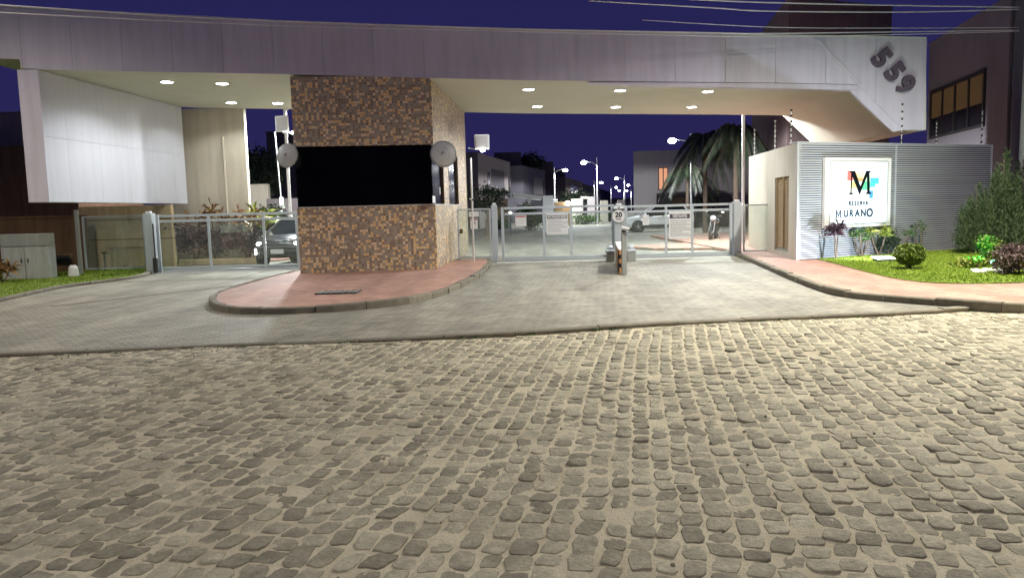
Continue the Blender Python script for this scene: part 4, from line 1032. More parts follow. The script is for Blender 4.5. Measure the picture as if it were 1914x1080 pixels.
def block(label, px0, px1, pytop, Y, dpt, mat, nm='setback_house'):
    a, b = AT(px0, pytop, Y), AT(px1, pytop, Y)
    return house(nm, label, 'house', [(a.x, Y), (b.x, Y), (b.x, Y + dpt), (a.x, Y + dpt)], a.z, mat)
block('dark tall block set back behind the grey row house', 923, 974, 288, 95, 6, M['house_dark'])
block('dark block set back behind the second row house', 1003, 1034, 305, 112, 6, M['maroon'])
block('dim house filling the gap beside the tiled tower', 872, 896, 288, 78, 8, M['house_dark'])
block('dark house at the far end of the inner road', 1032, 1056, 318, 128, 6, M['house_dark'])
block('low dark house beyond the far lamps', 1138, 1184, 372, 230, 10, M['house_dark'])
# white porticos and garden walls in front of the row
t = thing('carport', 'white carport frame with beam and post in front of the row houses', 'carport', AT(980, 390, 60))
a, b = AT(951, 363, 60), AT(1011, 370, 64); MB().span(a, b, .3, .28).build('beam', M['trim'], t)
for px, Y, w in ((952, 60, .25), (989, 62.5, .3)): p = AT(px, 380, Y); MB().box((p.x, p.y, (AT(px, 366, Y).z - .1) / 2), (w, w, AT(px, 366, Y).z - .1)).build('post', M['trim'], t)
MB().span(a + Vector((0, 4, 0)), b + Vector((0, 4, 0)), .3, .28).build('beam', M['trim'], t)
def slabwall(name, label, px0, px1, py, Y, mat, th=.4):
    a, b = AT(px0, py, Y), AT(px1, py, Y); o = MB().box(((a.x + b.x) / 2, Y, a.z / 2), (b.x - a.x, th, a.z), bev=.02).build(name, mat, None); return tag(o, label, 'wall', 'garden walls along the inner road')
slabwall('garden_wall', 'pale freestanding wall panel right of the carport', 1014, 1034, 366, 52, M['trim'])
slabwall('garden_wall', 'long low brown garden wall behind the middle gate', 1036, 1066, 378, 70, M['tan'])
slabwall('garden_wall', 'pale block wall beside the porch frame along the road', 1067, 1085, 372, 75, M['cream2'])
slabwall('garden_wall', 'small pale wall right of the tall lamp post', 1122, 1136, 375, 80, M['cream2'])
slabwall('garden_wall', 'small grey wall left of the white house', 1154, 1168, 374, 85, M['house_grey'])
slabwall('garden_wall', 'brown garden wall between the grey house and carport', 915, 951, 372, 66, M['tan'])
t = thing('porch', 'white square porch frame between the garden walls', 'porch', AT(1093, 390, 76))
for px in (1086, 1101, 1108): p = AT(px, 380, 76); MB().box((p.x, 76, AT(px, 372, 76).z / 2), (.35, .35, AT(px, 372, 76).z)).build('post', M['house_white'], t)
a, b = AT(1085, 372, 76), AT(1110, 373, 76); MB().span(a + Vector((0, 0, .14)), b + Vector((0, 0, .14)), .36, .25).build('beam', M['house_white'], t)
# small warm porch bulb
p = AT(1061, 380, 69.4); pb_ = MB().ball(p, .22, 8).build('porch_bulb', M['warmglow'], None); tag(pb_, 'small warm porch bulb on the long low brown wall', 'porch light')
p = AT(954, 399, 45); pb_ = MB().ball(p, .09, 8).build('garden_bulb', M['lampglow'], None); tag(pb_, 'small white garden lamp behind the middle gate glass', 'garden light')
MB().tube([(p.x, p.y, 0), p], .02, 6).build('garden_bulb_stake', M['dark'], pb_)

# left side: neighbour's walls, second cream wall, low walls
cwp0, cwp1 = AT(347, 300, 26.95), AT(460, 300, 27.05)
cwall = MB().prism([Vector((cwp0.x - .6, 26.95, 0)), Vector((cwp1.x, 27.05, 0)), Vector((cwp1.x, 27.3, 0)), Vector((cwp0.x - .6, 27.3, 0))], (0, 0, soffit_z(cwp0.x, 26.5) - .01)).build('cream_wall', M['cream'], None)
tag(cwall, 'tall cream wall carrying the rear edge of the canopy behind the left gate', 'wall')
tp = AT(419, 300, 26.85); shade_tube = MB().tube([(tp.x, tp.y, .1), (tp.x, tp.y, 4.35)], .045, 8).build('downpipe', M['cream'], None); tag(shade_tube, 'slim cream tube added for the upright shade line on the tall cream wall behind the left gate', 'downpipe')  # thin tube added to draw the upright shade line on the cream wall
tw = thing('tan_wall', 'tan rendered wall with two grooves behind the left glass screen', 'wall', (-14, 25.2, 0))
xa, xb = AT(152, 430, 25.2).x, AT(320, 430, 25.0).x
for z0, z1 in ((.05, .99), (1.02, 1.62), (1.65, 2.08)): MB().box(((xa + xb) / 2, 25.2, (z0 + z1) / 2), (xb - xa, .2, z1 - z0), rz=-.02).build('band', M['tan'], tw)
MB().box(((xa + xb) / 2, 25.23, 1.03), (xb - xa - .02, .15, 2.0), rz=-.02).build('core', M['brown'], tw)
bw = thing('brown_wall', 'dark brown boundary wall behind the meter cabinets at the left', 'wall', (-17, 22, 0))
xl, xr = AT(-160, 420, 22.0).x, AT(150, 420, 24.2).x
for z0, z1 in ((.0, .62), (.63, 1.75)): MB().prism([Vector((xl, 21.6, z0)), Vector((xr, 24.4, z0)), Vector((xr, 24.6, z0)), Vector((xl, 21.8, z0))], (0, 0, z1 - z0)).build('band', M['brown'], bw)
MB().prism([Vector((xl, 21.55, 1.75)), Vector((xr, 24.35, 1.75)), Vector((xr, 24.65, 1.75)), Vector((xl, 21.85, 1.75))], (0, 0, .06)).build('coping', M['brown'], bw)
nh = house('neighbour_house', 'dim neighbouring house with grey upper storey at the left edge', 'house', [(AT(-250, 300, 27).x, 27), (AT(140, 300, 27.2).x, 27.2), (AT(140, 300, 27.2).x, 32), (AT(-250, 300, 27).x, 32)], AT(20, 280, 27).z, M['brown'])
nh2 = house('neighbour_house_upper', 'grey set back upper storey beyond the brown neighbouring house', 'house', [(AT(-250, 300, 30).x, 33), (AT(110, 300, 33).x, 33), (AT(110, 300, 33).x, 38), (AT(-250, 300, 30).x, 38)], AT(20, 216, 33).z, M['house_grey'])
# meter cabinets
A = AT(-10, 480, 21.0); Bx = AT(88, 480, 21.2)
z0, z1, zm = AT(60, 527, 21.2).z, AT(60, 437, 21.2).z, AT(60, 461, 21.2).z
mc = thing('meter_cabinet', 'pale double door meter cabinet against the brown wall at the left edge', 'cabinet', ((A.x + Bx.x) / 2, 21.3, .1))
MB().box(((A.x + Bx.x) / 2, 21.45, (.1 + z1) / 2), (Bx.x - A.x, .35, z1 - .1), bev=.01).build('case', M['electric'], mc)
mx_ = AT(44, 480, 21.2).x
MB().box(((A.x + Bx.x) / 2, 21.26, (zm + z1) / 2), (Bx.x - A.x - .04, .03, z1 - zm - .03), bev=.005).build('top_panel', M['polecon'], mc)
for a, b in ((A.x + .02, mx_ - .01), (mx_ + .01, Bx.x - .02)):
    dr = MB().box(((a + b) / 2, 21.255, (z0 + zm) / 2), (b - a, .03, zm - z0 - .02), bev=.006).build('door', M['electric'], mc)
    MB().box((b - .08 if a < mx_ - .3 else a + .08, 21.235, (z0 + zm) / 2 + .1), (.03, .02, .12)).build('handle', M['dark'], dr)
p = AT(121, 485, 22.6)
lb = thing('letter_box', 'dark recessed letter box in the brown wall beside the meter cabinet', 'letter box', p)
MB().box(p, (.50, .12, .36), bev=.01).build('case', M['brown'], lb); MB().box(p + Vector((0, -.065, .02)), (.40, .02, .22), bev=.004).build('flap', M['dark'], lb)
p = G(138, 516, .1); wb_ = MB().lathe((p.x, p.y, .09), [(.10, 0), (.14, .02), (.12, .25), (.07, .32)], 16).build('plastic_jug', M['white'], None); tag(wb_, 'small whitish jug standing on the grass by the glass screen post', 'jug')
p = G(152, 512, .1); vp = MB().box((p.x, p.y, 1.0), (.10, .10, 1.9), bev=.01).build('steel_screen_post', M['steel'], None); tag(vp, 'leaning grey post at the left end of the left glass screen', 'post')
p = AT(174, 500, 23.2); ti = thing('tap_stand', 'dark tap stand on the grass behind the left glass screen', 'tap', (p.x, 23.2, .1))
MB().tube([(p.x, 23.9, .1), (p.x, 23.9, .62)], .03, 8).build('pipe', M['dark'], ti); MB().box((p.x + .03, 23.86, .64), (.18, .08, .05), bev=.01).build('tap', M['dark'], ti)
# things beyond the left gate
hb = block('dark narrow building seen in the gap left of the tower', 497, 575, 250, 60, 8, M['house_dark'], 'gap_building')
q = slabwall('garden_wall', 'pale low wall behind the spiky plants left of the tower', 463, 502, 345, 40, M['cream'])
q = slabwall('garden_wall', 'long grey wall low behind the white pole', 500, 560, 372, 38, M['house_grey'])
# far wall to close the inner road left part
slabwall('garden_wall', 'dark long boundary wall behind the hedge left of the tower', 318, 480, 392, 34, M['brown'])

# ================================================================== STREET LAMPS
def lamp_proto(name='street_lamp'):
    t = thing(name, 'street lamp', 'street lamp')
    MB().lathe((0, 0, 0), [(.14, 0), (.14, .03), (.085, .05), (.085, 1.6), (.06, 1.64), (.055, 6.0), (.03, 6.05)], 12).build('pole', M['polewhite'], t)
    MB().tube([(0, 0, 5.35), (.4, 0, 5.62), (.95, 0, 5.70)], .028, 8).build('arm', M['polewhite'], t)
    MB().box((1.15, 0, 5.72), (.50, .22, .07), bev=.03).build('head', M['steel'], t)
    MB().ball((1.18, 0, 5.62), (.25, .20, .17), 8).build('globe', M['streetglow'], t)  # ball larger than the real lens, lamp glare put into its shape
    return t
proto = lamp_proto(); used = False
lamps = [(1292, 265, 49, 180, 'street lamp with bare pole in front of the palm fronds', 1256, 1), (1249, 293, 63, 180, 'street lamp on the corner of the white house', 1247, 1), (1117, 303, 70.2, 180, 'tall street lamp behind the middle gate, largest of the row', 1090, 1),
 (1037, 320, 83.6, 0, 'street lamp left of the road with a box on its pole', 1056, 1), (1168, 333, 112, 180, 'street lamp just left of the white house', 1151, 0), (1111, 341, 130, 0, 'thin street lamp close to the tallest one', 1125, 0),
 (1186, 345, 150, 180, 'street lamp at the edge of the white house wall', 1178, 0), (1142, 350, 165, 0, 'distant street lamp in the cluster at the road end, upper left', 1154, 0), (1166, 357, 200, 180, 'brightest distant street lamp in the cluster at the road end', 1159, 0), (1180, 358, 205, 180, 'distant street lamp in the cluster at the road end, rightmost', 1174, 0),
 (542, 190, 28.5, 60, 'white lamp pole rising left of the tiled tower into the canopy line', 0, 2), (1389, 190, 29.5, 120, 'white lamp pole rising beside the cream wall on the right', 0, 2)]
for px, py, Y, rz, lab, lx, lit in lamps:
    x = AT(px, 385, Y).x
    t = proto if not used else copy_tree(proto); used = True
    t['label'] = lab; t['group'] = 'white street lamps inside the estate'
    t.location = (x, Y, 0); t.rotation_euler = (0, 0, R(rz))
    if lit: light('street_lamp_light', t, (1.18, 0, 5.40), P_STREET * (1.5 if lit == 2 else 1.0), 'SPOT', .12, R(168 if lit == 2 else 176), .12, (.95, .98, 1))
    if lit == 1:
        a_ = t
p = AT(1038, 379, 83.3); bx_ = MB().box(p, (.45, .35, .7), bev=.03).build('pole_box', M['steel'], None); tag(bx_, 'grey box fixed low on the lamp pole left of the road', 'junction box')
# thin pole left of the tower (behind)
p = AT(524, 300, 31); t = thing('thin_pole', 'thin grey pole with a small box left of the white lamp pole', 'pole', (p.x, 31, 0))
MB().tube([(p.x - .15, 31, AT(520, 247, 31).z), (p.x + .03, 31, 0)], .025, 8).build('shaft', M['steel'], t); q = AT(526, 377, 30.9); MB().box(q, (.14, .12, .34), bev=.02).build('box', M['polewhite'], t)

# roadside utility pole at the right with the road lamp that lights the cobbles
UX, UY = AT(1916, 300, 22.2).x, 22.2
up_ = thing('utility_pole', 'pale concrete utility pole at the right edge carrying the overhead cables', 'utility pole', (UX, UY, ZP))
MB().tube([(UX, UY, .1), (UX, UY, 9.0)], [.17, .115], 14).build('shaft', M['polecon'], up_, smooth=True)
for z in (AT(1900, 14, UY).z, AT(1900, 58, UY).z):
    MB().box((UX - .02, UY - .14, z), (.10, .12, .14), bev=.02).build('bracket', M['steel'], up_)
    MB().lathe((UX - .12, UY - .2, z - .07), [(.02, 0), (.06, .02), (.035, .05), (.06, .08), (.03, .13)], 12).build('insulator', M['white'], up_)
lp = []
for k in range(40):
    a = k * .42; lp.append((UX - .17 + .10 * math.cos(a) * (1 if k % 2 else .8), UY - .18, AT(1900, 78, UY).z + .22 * math.sin(a) - .003 * k))
MB().tube(lp, .012, 5).build('cable_coil', M['wire'], up_)
MB().tube([(UX - .02, UY - .15, 4.3), (UX - .16, UY - .2, 3.7), (UX - .13, UY - .18, 3.3), (UX - .02, UY - .15, 3.1)], .012, 5).build('cable_loop', M['wire'], up_)
def road_lamp(x, y, hx, hy, P, label, col):
    rl = thing('road_lamp', label, 'street lamp', (x, y, 0), 'tall road lamps beside the cobbled street')
    MB().tube([(x, y, 0), (x, y, 8.6)], [.10, .06], 12).build('pole', M['polecon'], rl, smooth=True)
    MB().tube([(x, y, 8.5), (x * .65 + hx * .35, y * .65 + hy * .35, 8.9), (hx, hy, 9.0)], .035, 8).build('arm', M['steel'], rl)
    MB().box((hx, hy, 9.0), (.5, .3, .10), bev=.04).build('head', M['steel'], rl)
    MB().box((hx, hy, 8.93), (.36, .2, .03)).build('lens', M['streetglow'], rl)
    light('road_lamp_light', rl, (hx - x, hy - y, 8.85), P, 'SPOT', .10, R(150), .75, col)
road_lamp(11.4, 14.6, 8.6, 12.6, P_ROAD, 'road lamp on the footway just past the right end of the cobbled street view', (1, .94, .80))
road_lamp(-2.5, -7.0, -3.0, -4.0, P_ROAD_BACK, 'road lamp across the street behind the viewpoint', (1, .94, .82))
road_lamp(-15.5, 13.6, -12.6, 12.4, P_ROAD_LEFT, 'road lamp on the verge just past the left end of the cobbled street view', (1, .90, .70))

# overhead cables
def cable(name, label, pts, r=.012):
    P = []
    for px, py in pts:
        Yc = 15.0 + (UY - 15.0) * (px + 200) / 2100.0; P.append(AT(px, py, Yc))
    # smooth curve through the measured points
    Q = []
    for i in range(len(P) - 1):
        p0 = P[max(i - 1, 0)]; p1 = P[i]; p2 = P[i + 1]; p3 = P[min(i + 2, len(P) - 1)]
        for k in range(8):
            t = k / 8; Q.append(.5 * ((2 * p1) + (p2 - p0) * t + (2 * p0 - 5 * p1 + 4 * p2 - p3) * t * t + (3 * p1 - p0 - 3 * p2 + p3) * t ** 3))
    Q.append(P[-1])
    o = MB().tube(Q, r, 6).build(name, M['wire'], None, smooth=True); return tag(o, label, 'cable', 'overhead cables along the street')
cable('overhead_cable', 'uppermost overhead cable leaving the top of the picture', [(900, -22), (1290, -1), (1434, 5), (1650, 10), (1905, 14)], .021)
cable('overhead_cable', 'second overhead cable just below the uppermost', [(1100, 2), (1330, 15), (1434, 21), (1690, 23), (1905, 18)], .018)
cable('overhead_cable', 'thin overhead cable crossing in front of the brown block', [(1200, 38), (1434, 51), (1650, 53), (1905, 52)], .010)
cable('overhead_cable', 'thick overhead cable running the full width above the canopy edge', [(-150, 2), (0, 10), (300, 29), (540, 40), (957, 54), (1300, 61), (1434, 63), (1680, 60), (1905, 57)], .015)
cable('overhead_cable', 'lower overhead cable crossing the canopy fascia top at the right', [(-150, 14), (0, 24), (540, 49), (957, 59), (1200, 65), (1434, 69), (1680, 65), (1905, 59)], .011)

# ================================================================== VEHICLES
def car(label, paint, L=4.3, W=1.8, H=1.58, suv=True):
    """car with its nose towards +x, standing on z=0"""
    t = thing('parked_car', label, 'car')
    zb = .30; belt = .98 if suv else .9
    st = [(-L / 2, .60, .93, .80), (-L / 2 + .08, .34, 1.02, .90), (-L / 2 + .5, .30, 1.06, .97), (-L / 4, .27, 1.03, 1.0), (0, .26, 1.0, 1.0), (L / 4 - .1, .27, .99, 1.0), (L / 4 + .25, .27, .97, .98), (L / 2 - .35, .28, .90, .94), (L / 2 - .10, .32, .82, .84), (L / 2, .42, .70, .70)]
    mb = MB(); n = 12; rings = []
    for x, lo, hi, wf in st:
        w = W / 2 * wf; m = (lo + hi) / 2
        half = [(0, lo), (w * .82, lo), (w * .97, lo + .10), (w, m - .02), (w * .985, hi - .10), (w * .90, hi - .01), (0, hi + .035)]
        ring = half + [(-a, b) for a, b in half[-2:0:-1]]; rings.append([(x, a, b) for a, b in ring])
    n = len(rings[0]); vs = [v for r_ in rings for v in r_]; fs = []
    for i in range(len(rings) - 1):
        for k in range(n): fs.append((i * n + k, i * n + (k + 1) % n, (i + 1) * n + (k + 1) % n, (i + 1) * n + k))
    fs += [tuple(range(n)), tuple(range((len(rings) - 1) * n, len(rings) * n))]
    mb.add(vs, fs); b = mb.build('body', paint, t, smooth=True)
    # greenhouse
    x0, x1, x2, x3 = -L / 2 + .22, -L / 2 + .62, L * .06, L / 4 + .12
    def gsec(x, z, w): return [(x, -w, z), (x, w, z)]
    wb2, wt = W / 2 * .92, W / 2 * .72
    g = MB().add([(x0, -wb2, belt), (x0, wb2, belt), (x3, wb2, belt - .02), (x3, -wb2, belt - .02), (x1, -wt, H - .05), (x1, wt, H - .05), (x2, wt, H - .05), (x2, -wt, H - .05)], [(0, 1, 5, 4), (1, 2, 6, 5), (2, 3, 7, 6), (3, 0, 4, 7), (4, 5, 6, 7)])
    g.build('windows', M['carglass'], t)
    rf = MB().add([(x1 - .10, -wt * .98, H - .055), (x1 - .10, wt * .98, H - .055), (x2 + .05, wt * .98, H - .055), (x2 + .05, -wt * .98, H - .055), (x1 + .1, -wt * .85, H), (x1 + .1, wt * .85, H), (x2 - .15, wt * .85, H), (x2 - .15, -wt * .85, H)], [(0, 1, 5, 4), (1, 2, 6, 5), (2, 3, 7, 6), (3, 0, 4, 7), (4, 5, 6, 7), (3, 2, 1, 0)])
    rf.build('roof', paint, t)
    for s in (-1, 1):
        for (xa, xb_, r_) in ((x3, x2, .028), (x0, x1, .05)):
            MB().tube([(xa, s * wb2, belt), (xb_, s * wt, H - .05)], r_, 6).build('pillar', paint, t)
        xm = -.25; MB().tube([(xm, s * (wb2 + .005), belt), (xm - .02, s * (wt + .005), H - .05)], .03, 6).build('pillar', M['black'], t)
        MB().ball((x3 - .30, s * (wb2 + .13), belt + .08), (.09, .11, .08), 6).build('mirror', paint, t, smooth=True)
        MB().box((L / 2 - .16, s * W / 2 * .66, .74), (.22, .34, .11), rz=-s * .35, bev=.03).build('headlight', M['white'], t)
        MB().box((-L / 2 + .05, s * W / 2 * .68, .86), (.10, .30, .20), bev=.03).build('tail_light', M['inkred'], t)
        MB().box((0, s * (W / 2 + .001), .37), (L * .42, .02, .16), bev=.006).build('sill_trim', M['black'], t)
        for xw in (-L * .305, L * .305):
            MB().lathe((xw, s * (W / 2 - .06), .36), [(.40, 0), (.40, .075), (.36, .08)], 24, (0, s, 0)).build('arch', M['black'], t)
            wh_ = MB().lathe((xw, s * (W / 2 - .18), .34), [(.26, 0), (.335, .02), (.34, .10), (.335, .19), (.30, .21), (.215, .205), (.2, .17)], 28, (0, s, 0)).build('wheel', M['tyre'], t)
            rm = MB().lathe((xw, s * (W / 2 + .0), .34), [(.21, 0), (.21, .012), (.19, .014)], 24, (0, s, 0))
            rm.build('rim', M['dark'], wh_)
            sp_ = MB()
            for k in range(5):
                a = 2 * PI * k / 5 + .3; sp_.span((xw, s * (W / 2 + .025), .34), (xw + .20 * math.cos(a), s * (W / 2 + .022), .34 + .20 * math.sin(a)), .05, .02)
            sp_.lathe((xw, s * (W / 2 + .015), .34), [(.05, 0), (.045, .02)], 12, (0, s, 0)); sp_.build('spokes', M['alloy'], wh_)
    MB().box((L / 2 - .03, 0, .62), (.06, 1.0, .12), bev=.02).build('grille', M['black'], t)
    MB().box((L / 2 - .02, 0, .42), (.06, 1.2, .14), bev=.02).build('air_intake', M['black'], t)
    return t
c1 = car('white compact suv parked side-on behind the right gate', M['carwhite'])
c1.location = (AT(1229, 420, 48.5).x, 48.5, ZD); c1.rotation_euler = (0, 0, PI - .03)
MB_pl = None
c2 = car('dark grey car with headlights on waiting behind the left gate', M['cargrey'], 4.2, 1.8, 1.5)
for ch in list(c2.children):
    if ch.name.startswith('headlight'):
        ch.data.materials[0] = M['cargrey']
for s in (-1, 1):
    MB().ball((2.03, s * .62, .74), (.07, .10, .06), 6).build('headlamp', M['headglow'], c2)
    MB().box((2.03, s * .74, .50), (.06, .06, .20), bev=.02).build('daytime_lamp', M['drl'], c2)
    light('headlight_beam', c2, (2.16, s * .62, .74), 60, 'SPOT', .05, R(70), .5, (1, .97, .92), (0, -PI / 2 + .05, 0))
MB().box((2.12, 0, .50), (.02, .42, .14), bev=.004).build('number_plate', M['white'], c2)
MB().box((2.085, 0, .64), (.04, 1.2, .02)).build('chrome_strip', M['alloy'], c2)
c2.location = (AT(566, 450, 26.2).x, 26.2, ZD); c2.rotation_euler = (0, 0, -PI / 2 - .12)

# motorcycle (nose towards +x)
def motorcycle(label):
    t = thing('motorcycle', label, 'motorcycle')
    for x, nm in ((-.65, 'wheel'), (.68, 'wheel')):
        tt = MB(); N1, N2 = 24, 8; vs = []; fs = []
        for i in range(N1):
            a = 2 * PI * i / N1
            for k in range(N2):
                b = 2 * PI * k / N2; r_ = .29 + .055 * math.cos(b); vs.append((x + r_ * math.cos(a), .055 * math.sin(b), .345 + r_ * math.sin(a)))
        for i in range(N1):
            for k in range(N2): fs.append((i * N2 + k, i * N2 + (k + 1) % N2, ((i + 1) % N1) * N2 + (k + 1) % N2, ((i + 1) % N1) * N2 + k))
        w = tt.add(vs, fs).build('wheel', M['tyre'], t, smooth=True)
        sp_ = MB()
        for k in range(10): a = PI * 2 * k / 10; sp_.tube([(x, 0, .345), (x + .25 * math.cos(a), 0, .345 + .25 * math.sin(a))], .008, 4)
        sp_.lathe((x, -.06, .345), [(.05, 0), (.06, .06), (.05, .12)], 12, (0, 1, 0)); sp_.build('spokes', M['alloy'], w)
    for s in (-1, 1):
        MB().tube([(.68, s * .09, .345), (.46, s * .09, .98)], .022, 8).build('fork', M['alloy'], t)
        MB().tube([(-.65, s * .10, .345), (-.15, s * .10, .42)], .022, 6).build('swingarm', M['dark'], t)
        MB().tube([(.44, s * .05, 1.02), (.38, s * .30, 1.06), (.30, s * .38, 1.03)], .016, 8).build('handlebar', M['dark'], t)
        mi = MB().tube([(.36, s * .27, 1.06), (.36, s * .32, 1.20)], .008, 6).build('mirror_stem', M['dark'], t); MB().ball((.36, s * .34, 1.23), (.02, .07, .045), 6).build('mirror', M['polewhite'], t)
    MB().box((-.05, 0, .42), (.42, .26, .34), bev=.06).build('engine', M['dark'], t)
    MB().ball((.18, 0, .84), (.28, .15, .15), 8).build('tank', M['cargrey'], t, smooth=True)
    MB().box((-.32, 0, .82), (.62, .24, .10), bev=.05, ry=.08).build('seat', M['black'], t)
    MB().box((-.66, 0, .80), (.30, .16, .14), bev=.05, ry=.35).build('tail_cowl', M['polewhite'], t)
    MB().box((-.90, 0, .60), (.03, .15, .26), bev=.01, ry=.3).build('mudguard', M['black'], t)
    MB().ball((.56, 0, .95), (.10, .12, .12), 8).build('headlight', M['polewhite'], t)
    MB().tube([(-.1, .14, .30), (-.75, .18, .42)], [.03, .05], 8).build('exhaust', M['alloy'], t)
    MB().tube([(-.05, .10, .34), (-.08, .34, .0)], .014, 6).build('kickstand', M['dark'], t)
    MB().tube([(.40, 0, .95), (.10, 0, .55), (-.15, 0, .35)], .03, 6).build('frame', M['dark'], t)
    return t
mc_ = motorcycle('motorcycle leaning on its stand on the red paving behind the right gate')
mp = G(1336, 449, .1); mc_.location = (mp.x, mp.y + .3, .10); mc_.rotation_euler = (R(-6), 0, R(-114))

# ================================================================== PLANTS
def ellip(n, c, r, shell=.5):
    d = rng.normal(size=(n, 3)); d /= np.linalg.norm(d, axis=1)[:, None]; k = shell + (1 - shell) * rng.random((n, 1)) ** .7
    return np.array(c) + d * k * np.array(r)
def clumps(n, c, r, nc, cr):
    cs = ellip(nc, c, [x * .8 for x in r], .45); idx = rng.integers(0, nc, n); return cs[idx] + rng.normal(size=(n, 3)) * np.array(cr) * .5
def shrub(name, label, cat, base, r, n, size, mat, nc=14, stems=3, long=1.2, up=.3, group=None, trunk_h=.25):
    t = thing(name, label, cat, base, group); c = (base[0], base[1], base[2] + trunk_h + r[2])
    P = clumps(n, c, r, nc, [r[0] * .5, r[1] * .5, r[2] * .45]); P[:, 2] = np.maximum(P[:, 2], base[2] + .02)
    MB().leaves(P, size, up, long).build('foliage', mat, t)
    mb = MB()
    for k in range(stems):
        a = 2 * PI * k / stems + .5; mb.tube([(base[0] + .04 * math.cos(a), base[1] + .04 * math.sin(a), base[2]), (base[0] + r[0] * .4 * math.cos(a), base[1] + r[1] * .4 * math.sin(a), base[2] + trunk_h + r[2])], [.02, .01], 5)
    mb.build('stems', M['bark'], t); return t
def spiky(name, label, base, h, leaf, n, mat, heads=3, group=None, spread=.25, cat='plant', wide=None):
    """cane plant: bare stems carrying rosettes of strap leaves"""
    t = thing(name, label, cat, base, group); mb = MB(); lf = MB()
    for k in range(heads):
        a = 2 * PI * k / heads + random.random(); hh = h * random.uniform(.7, 1.05); tx, ty = base[0] + spread * math.cos(a), base[1] + spread * math.sin(a)
        mb.tube([(base[0], base[1], base[2]), (base[0] * .4 + tx * .6, base[1] * .4 + ty * .6, base[2] + hh * .5), (tx, ty, base[2] + hh)], [.025, .02, .015], 6)
        P = np.tile(np.array([[tx, ty, base[2] + hh]]), (n, 1)) + rng.normal(size=(n, 3)) * np.array([.02, .02, h * .06])
        d = rng.normal(size=(n, 3)); d[:, 2] = np.abs(d[:, 2]) * .7; lf.leaves(P, leaf, .25, 1.0, d, .35, .085 if wide is None else wide)
    mb.build('stems', M['bark'], t); lf.build('leaves', mat, t); return t
def grass(name, poly, z, n, h, mat=M['blade'], parent=None):
    xs_ = [p[0] for p in poly]; ys_ = [p[1] for p in poly]
    def inside(x, y):
        r_ = False; j = len(poly) - 1
        for i in range(len(poly)):
            if (poly[i][1] > y) != (poly[j][1] > y) and x < (poly[j][0] - poly[i][0]) * (y - poly[i][1]) / (poly[j][1] - poly[i][1]) + poly[i][0]: r_ = not r_
            j = i
        return r_
    P = []
    while len(P) < n:
        x, y = random.uniform(min(xs_), max(xs_)), random.uniform(min(ys_), max(ys_))
        if inside(x, y): P.append((x, y, z))
    P = np.array(P); d = rng.normal(size=(n, 3)) * .5; d[:, 2] = 1
    mb = MB().leaves(P, h, .4, 1.0, d, .1); o = mb.build(name, mat, parent, kind='stuff'); o['label'] = 'short green lawn grass'; return o

# lawn on the right
lawn = smooth_path([g2(a, b) for a, b in ((1546, 488), (1600, 503), (1660, 518), (1720, 527), (1800, 530), (1914, 528), (1990, 524))], 2)
lawn_poly = lawn + [(18.5, 22.3)] + [tuple((D0 + wn_v * .15)[:2]), tuple((C0 + wn_v * .12 + WD * .6)[:2])]
mb = MB(); n = len(lawn_poly); mb.add([(x, y, ZP + .004) for x, y in lawn_poly], [tuple(range(n))]); struct('lawn', mb, M['grassbase'])
grass('lawn_grass', lawn_poly, ZP + .004, 52000, .032)
vg = [p for p in inset(lk, .14) if p[0] > -17] + [(-10.9, 24.9), (-17, 24.9)]
grass('verge_grass', vg, .09, 26000, .038)

# weeds and grit along the street kerb
P = []
for k in range(26):
    x = random.uniform(-6.5, 7.5); y = kerb_y(x) - random.uniform(.02, .10); m_ = random.randint(5, 26)
    P += [(x + random.gauss(0, .03), y + random.gauss(0, .012), .0) for _ in range(m_)]
P = np.array(P); d = rng.normal(size=(len(P), 3)) * .7; d[:, 2] = 1
wo_ = MB().leaves(P, .05, .4, 1.0, d, .2, .14).build('kerb_weeds', M['leaf'], None, kind='stuff'); wo_['label'] = 'small weeds in the joint below the street kerb'
gm = MB()
for k in range(420):
    x = random.uniform(-7, 7.5); y = random.uniform(3.0, 11.0) if k % 2 else kerb_y(x) - abs(random.gauss(0, .15)) - .02
    if y > kerb_y(x) - .02: continue
    r_ = random.uniform(.003, .009); gm.box((x, y, wob(x, y) + .012), (r_ * 2, r_ * 1.6, r_ * 1.3), rz=random.random() * 3, rx=random.random())
go_ = gm.build('street_grit', M['kerb'], None, kind='stuff'); go_['label'] = 'loose grit lying on the cobbled street'

# topiary ball
b = G(1700, 503, ZP)
t = thing('topiary_bush', 'clipped round topiary bush on the lawn', 'bush', b)
P = ellip(5200, (b.x, b.y, b.z + .33), (.30, .30, .24), .72); P[:, 2] = np.where(P[:, 2] > b.z + .50, b.z + .50 + (P[:, 2] - b.z - .5) * .4, P[:, 2])
MB().leaves(P, .055, .4, 1.0).build('foliage', M['topiary'], t); MB().tube([(b.x, b.y, b.z), (b.x, b.y, b.z + .3)], .04, 6).build('stem', M['bark'], t)
# uplight in the lawn
b = G(1651, 489, ZP); t = thing('ground_floodlight', 'bright white floodlight set in the lawn, aimed at the slatted wall', 'floodlight', b)
MB().box((b.x, b.y, ZP + .06), (.40, .30, .07), bev=.01).build('body', M['dark'], t); MB().box((b.x, b.y, ZP + .10), (.44, .34, .012), rx=R(6)).build('lens', M['upglow'], t)
light('floodlight_lamp', t, (0, .0, .20), P_FLOOD, 'SPOT', .08, R(150), .7, (.74, .85, 1), (R(126), 0, R(12)))
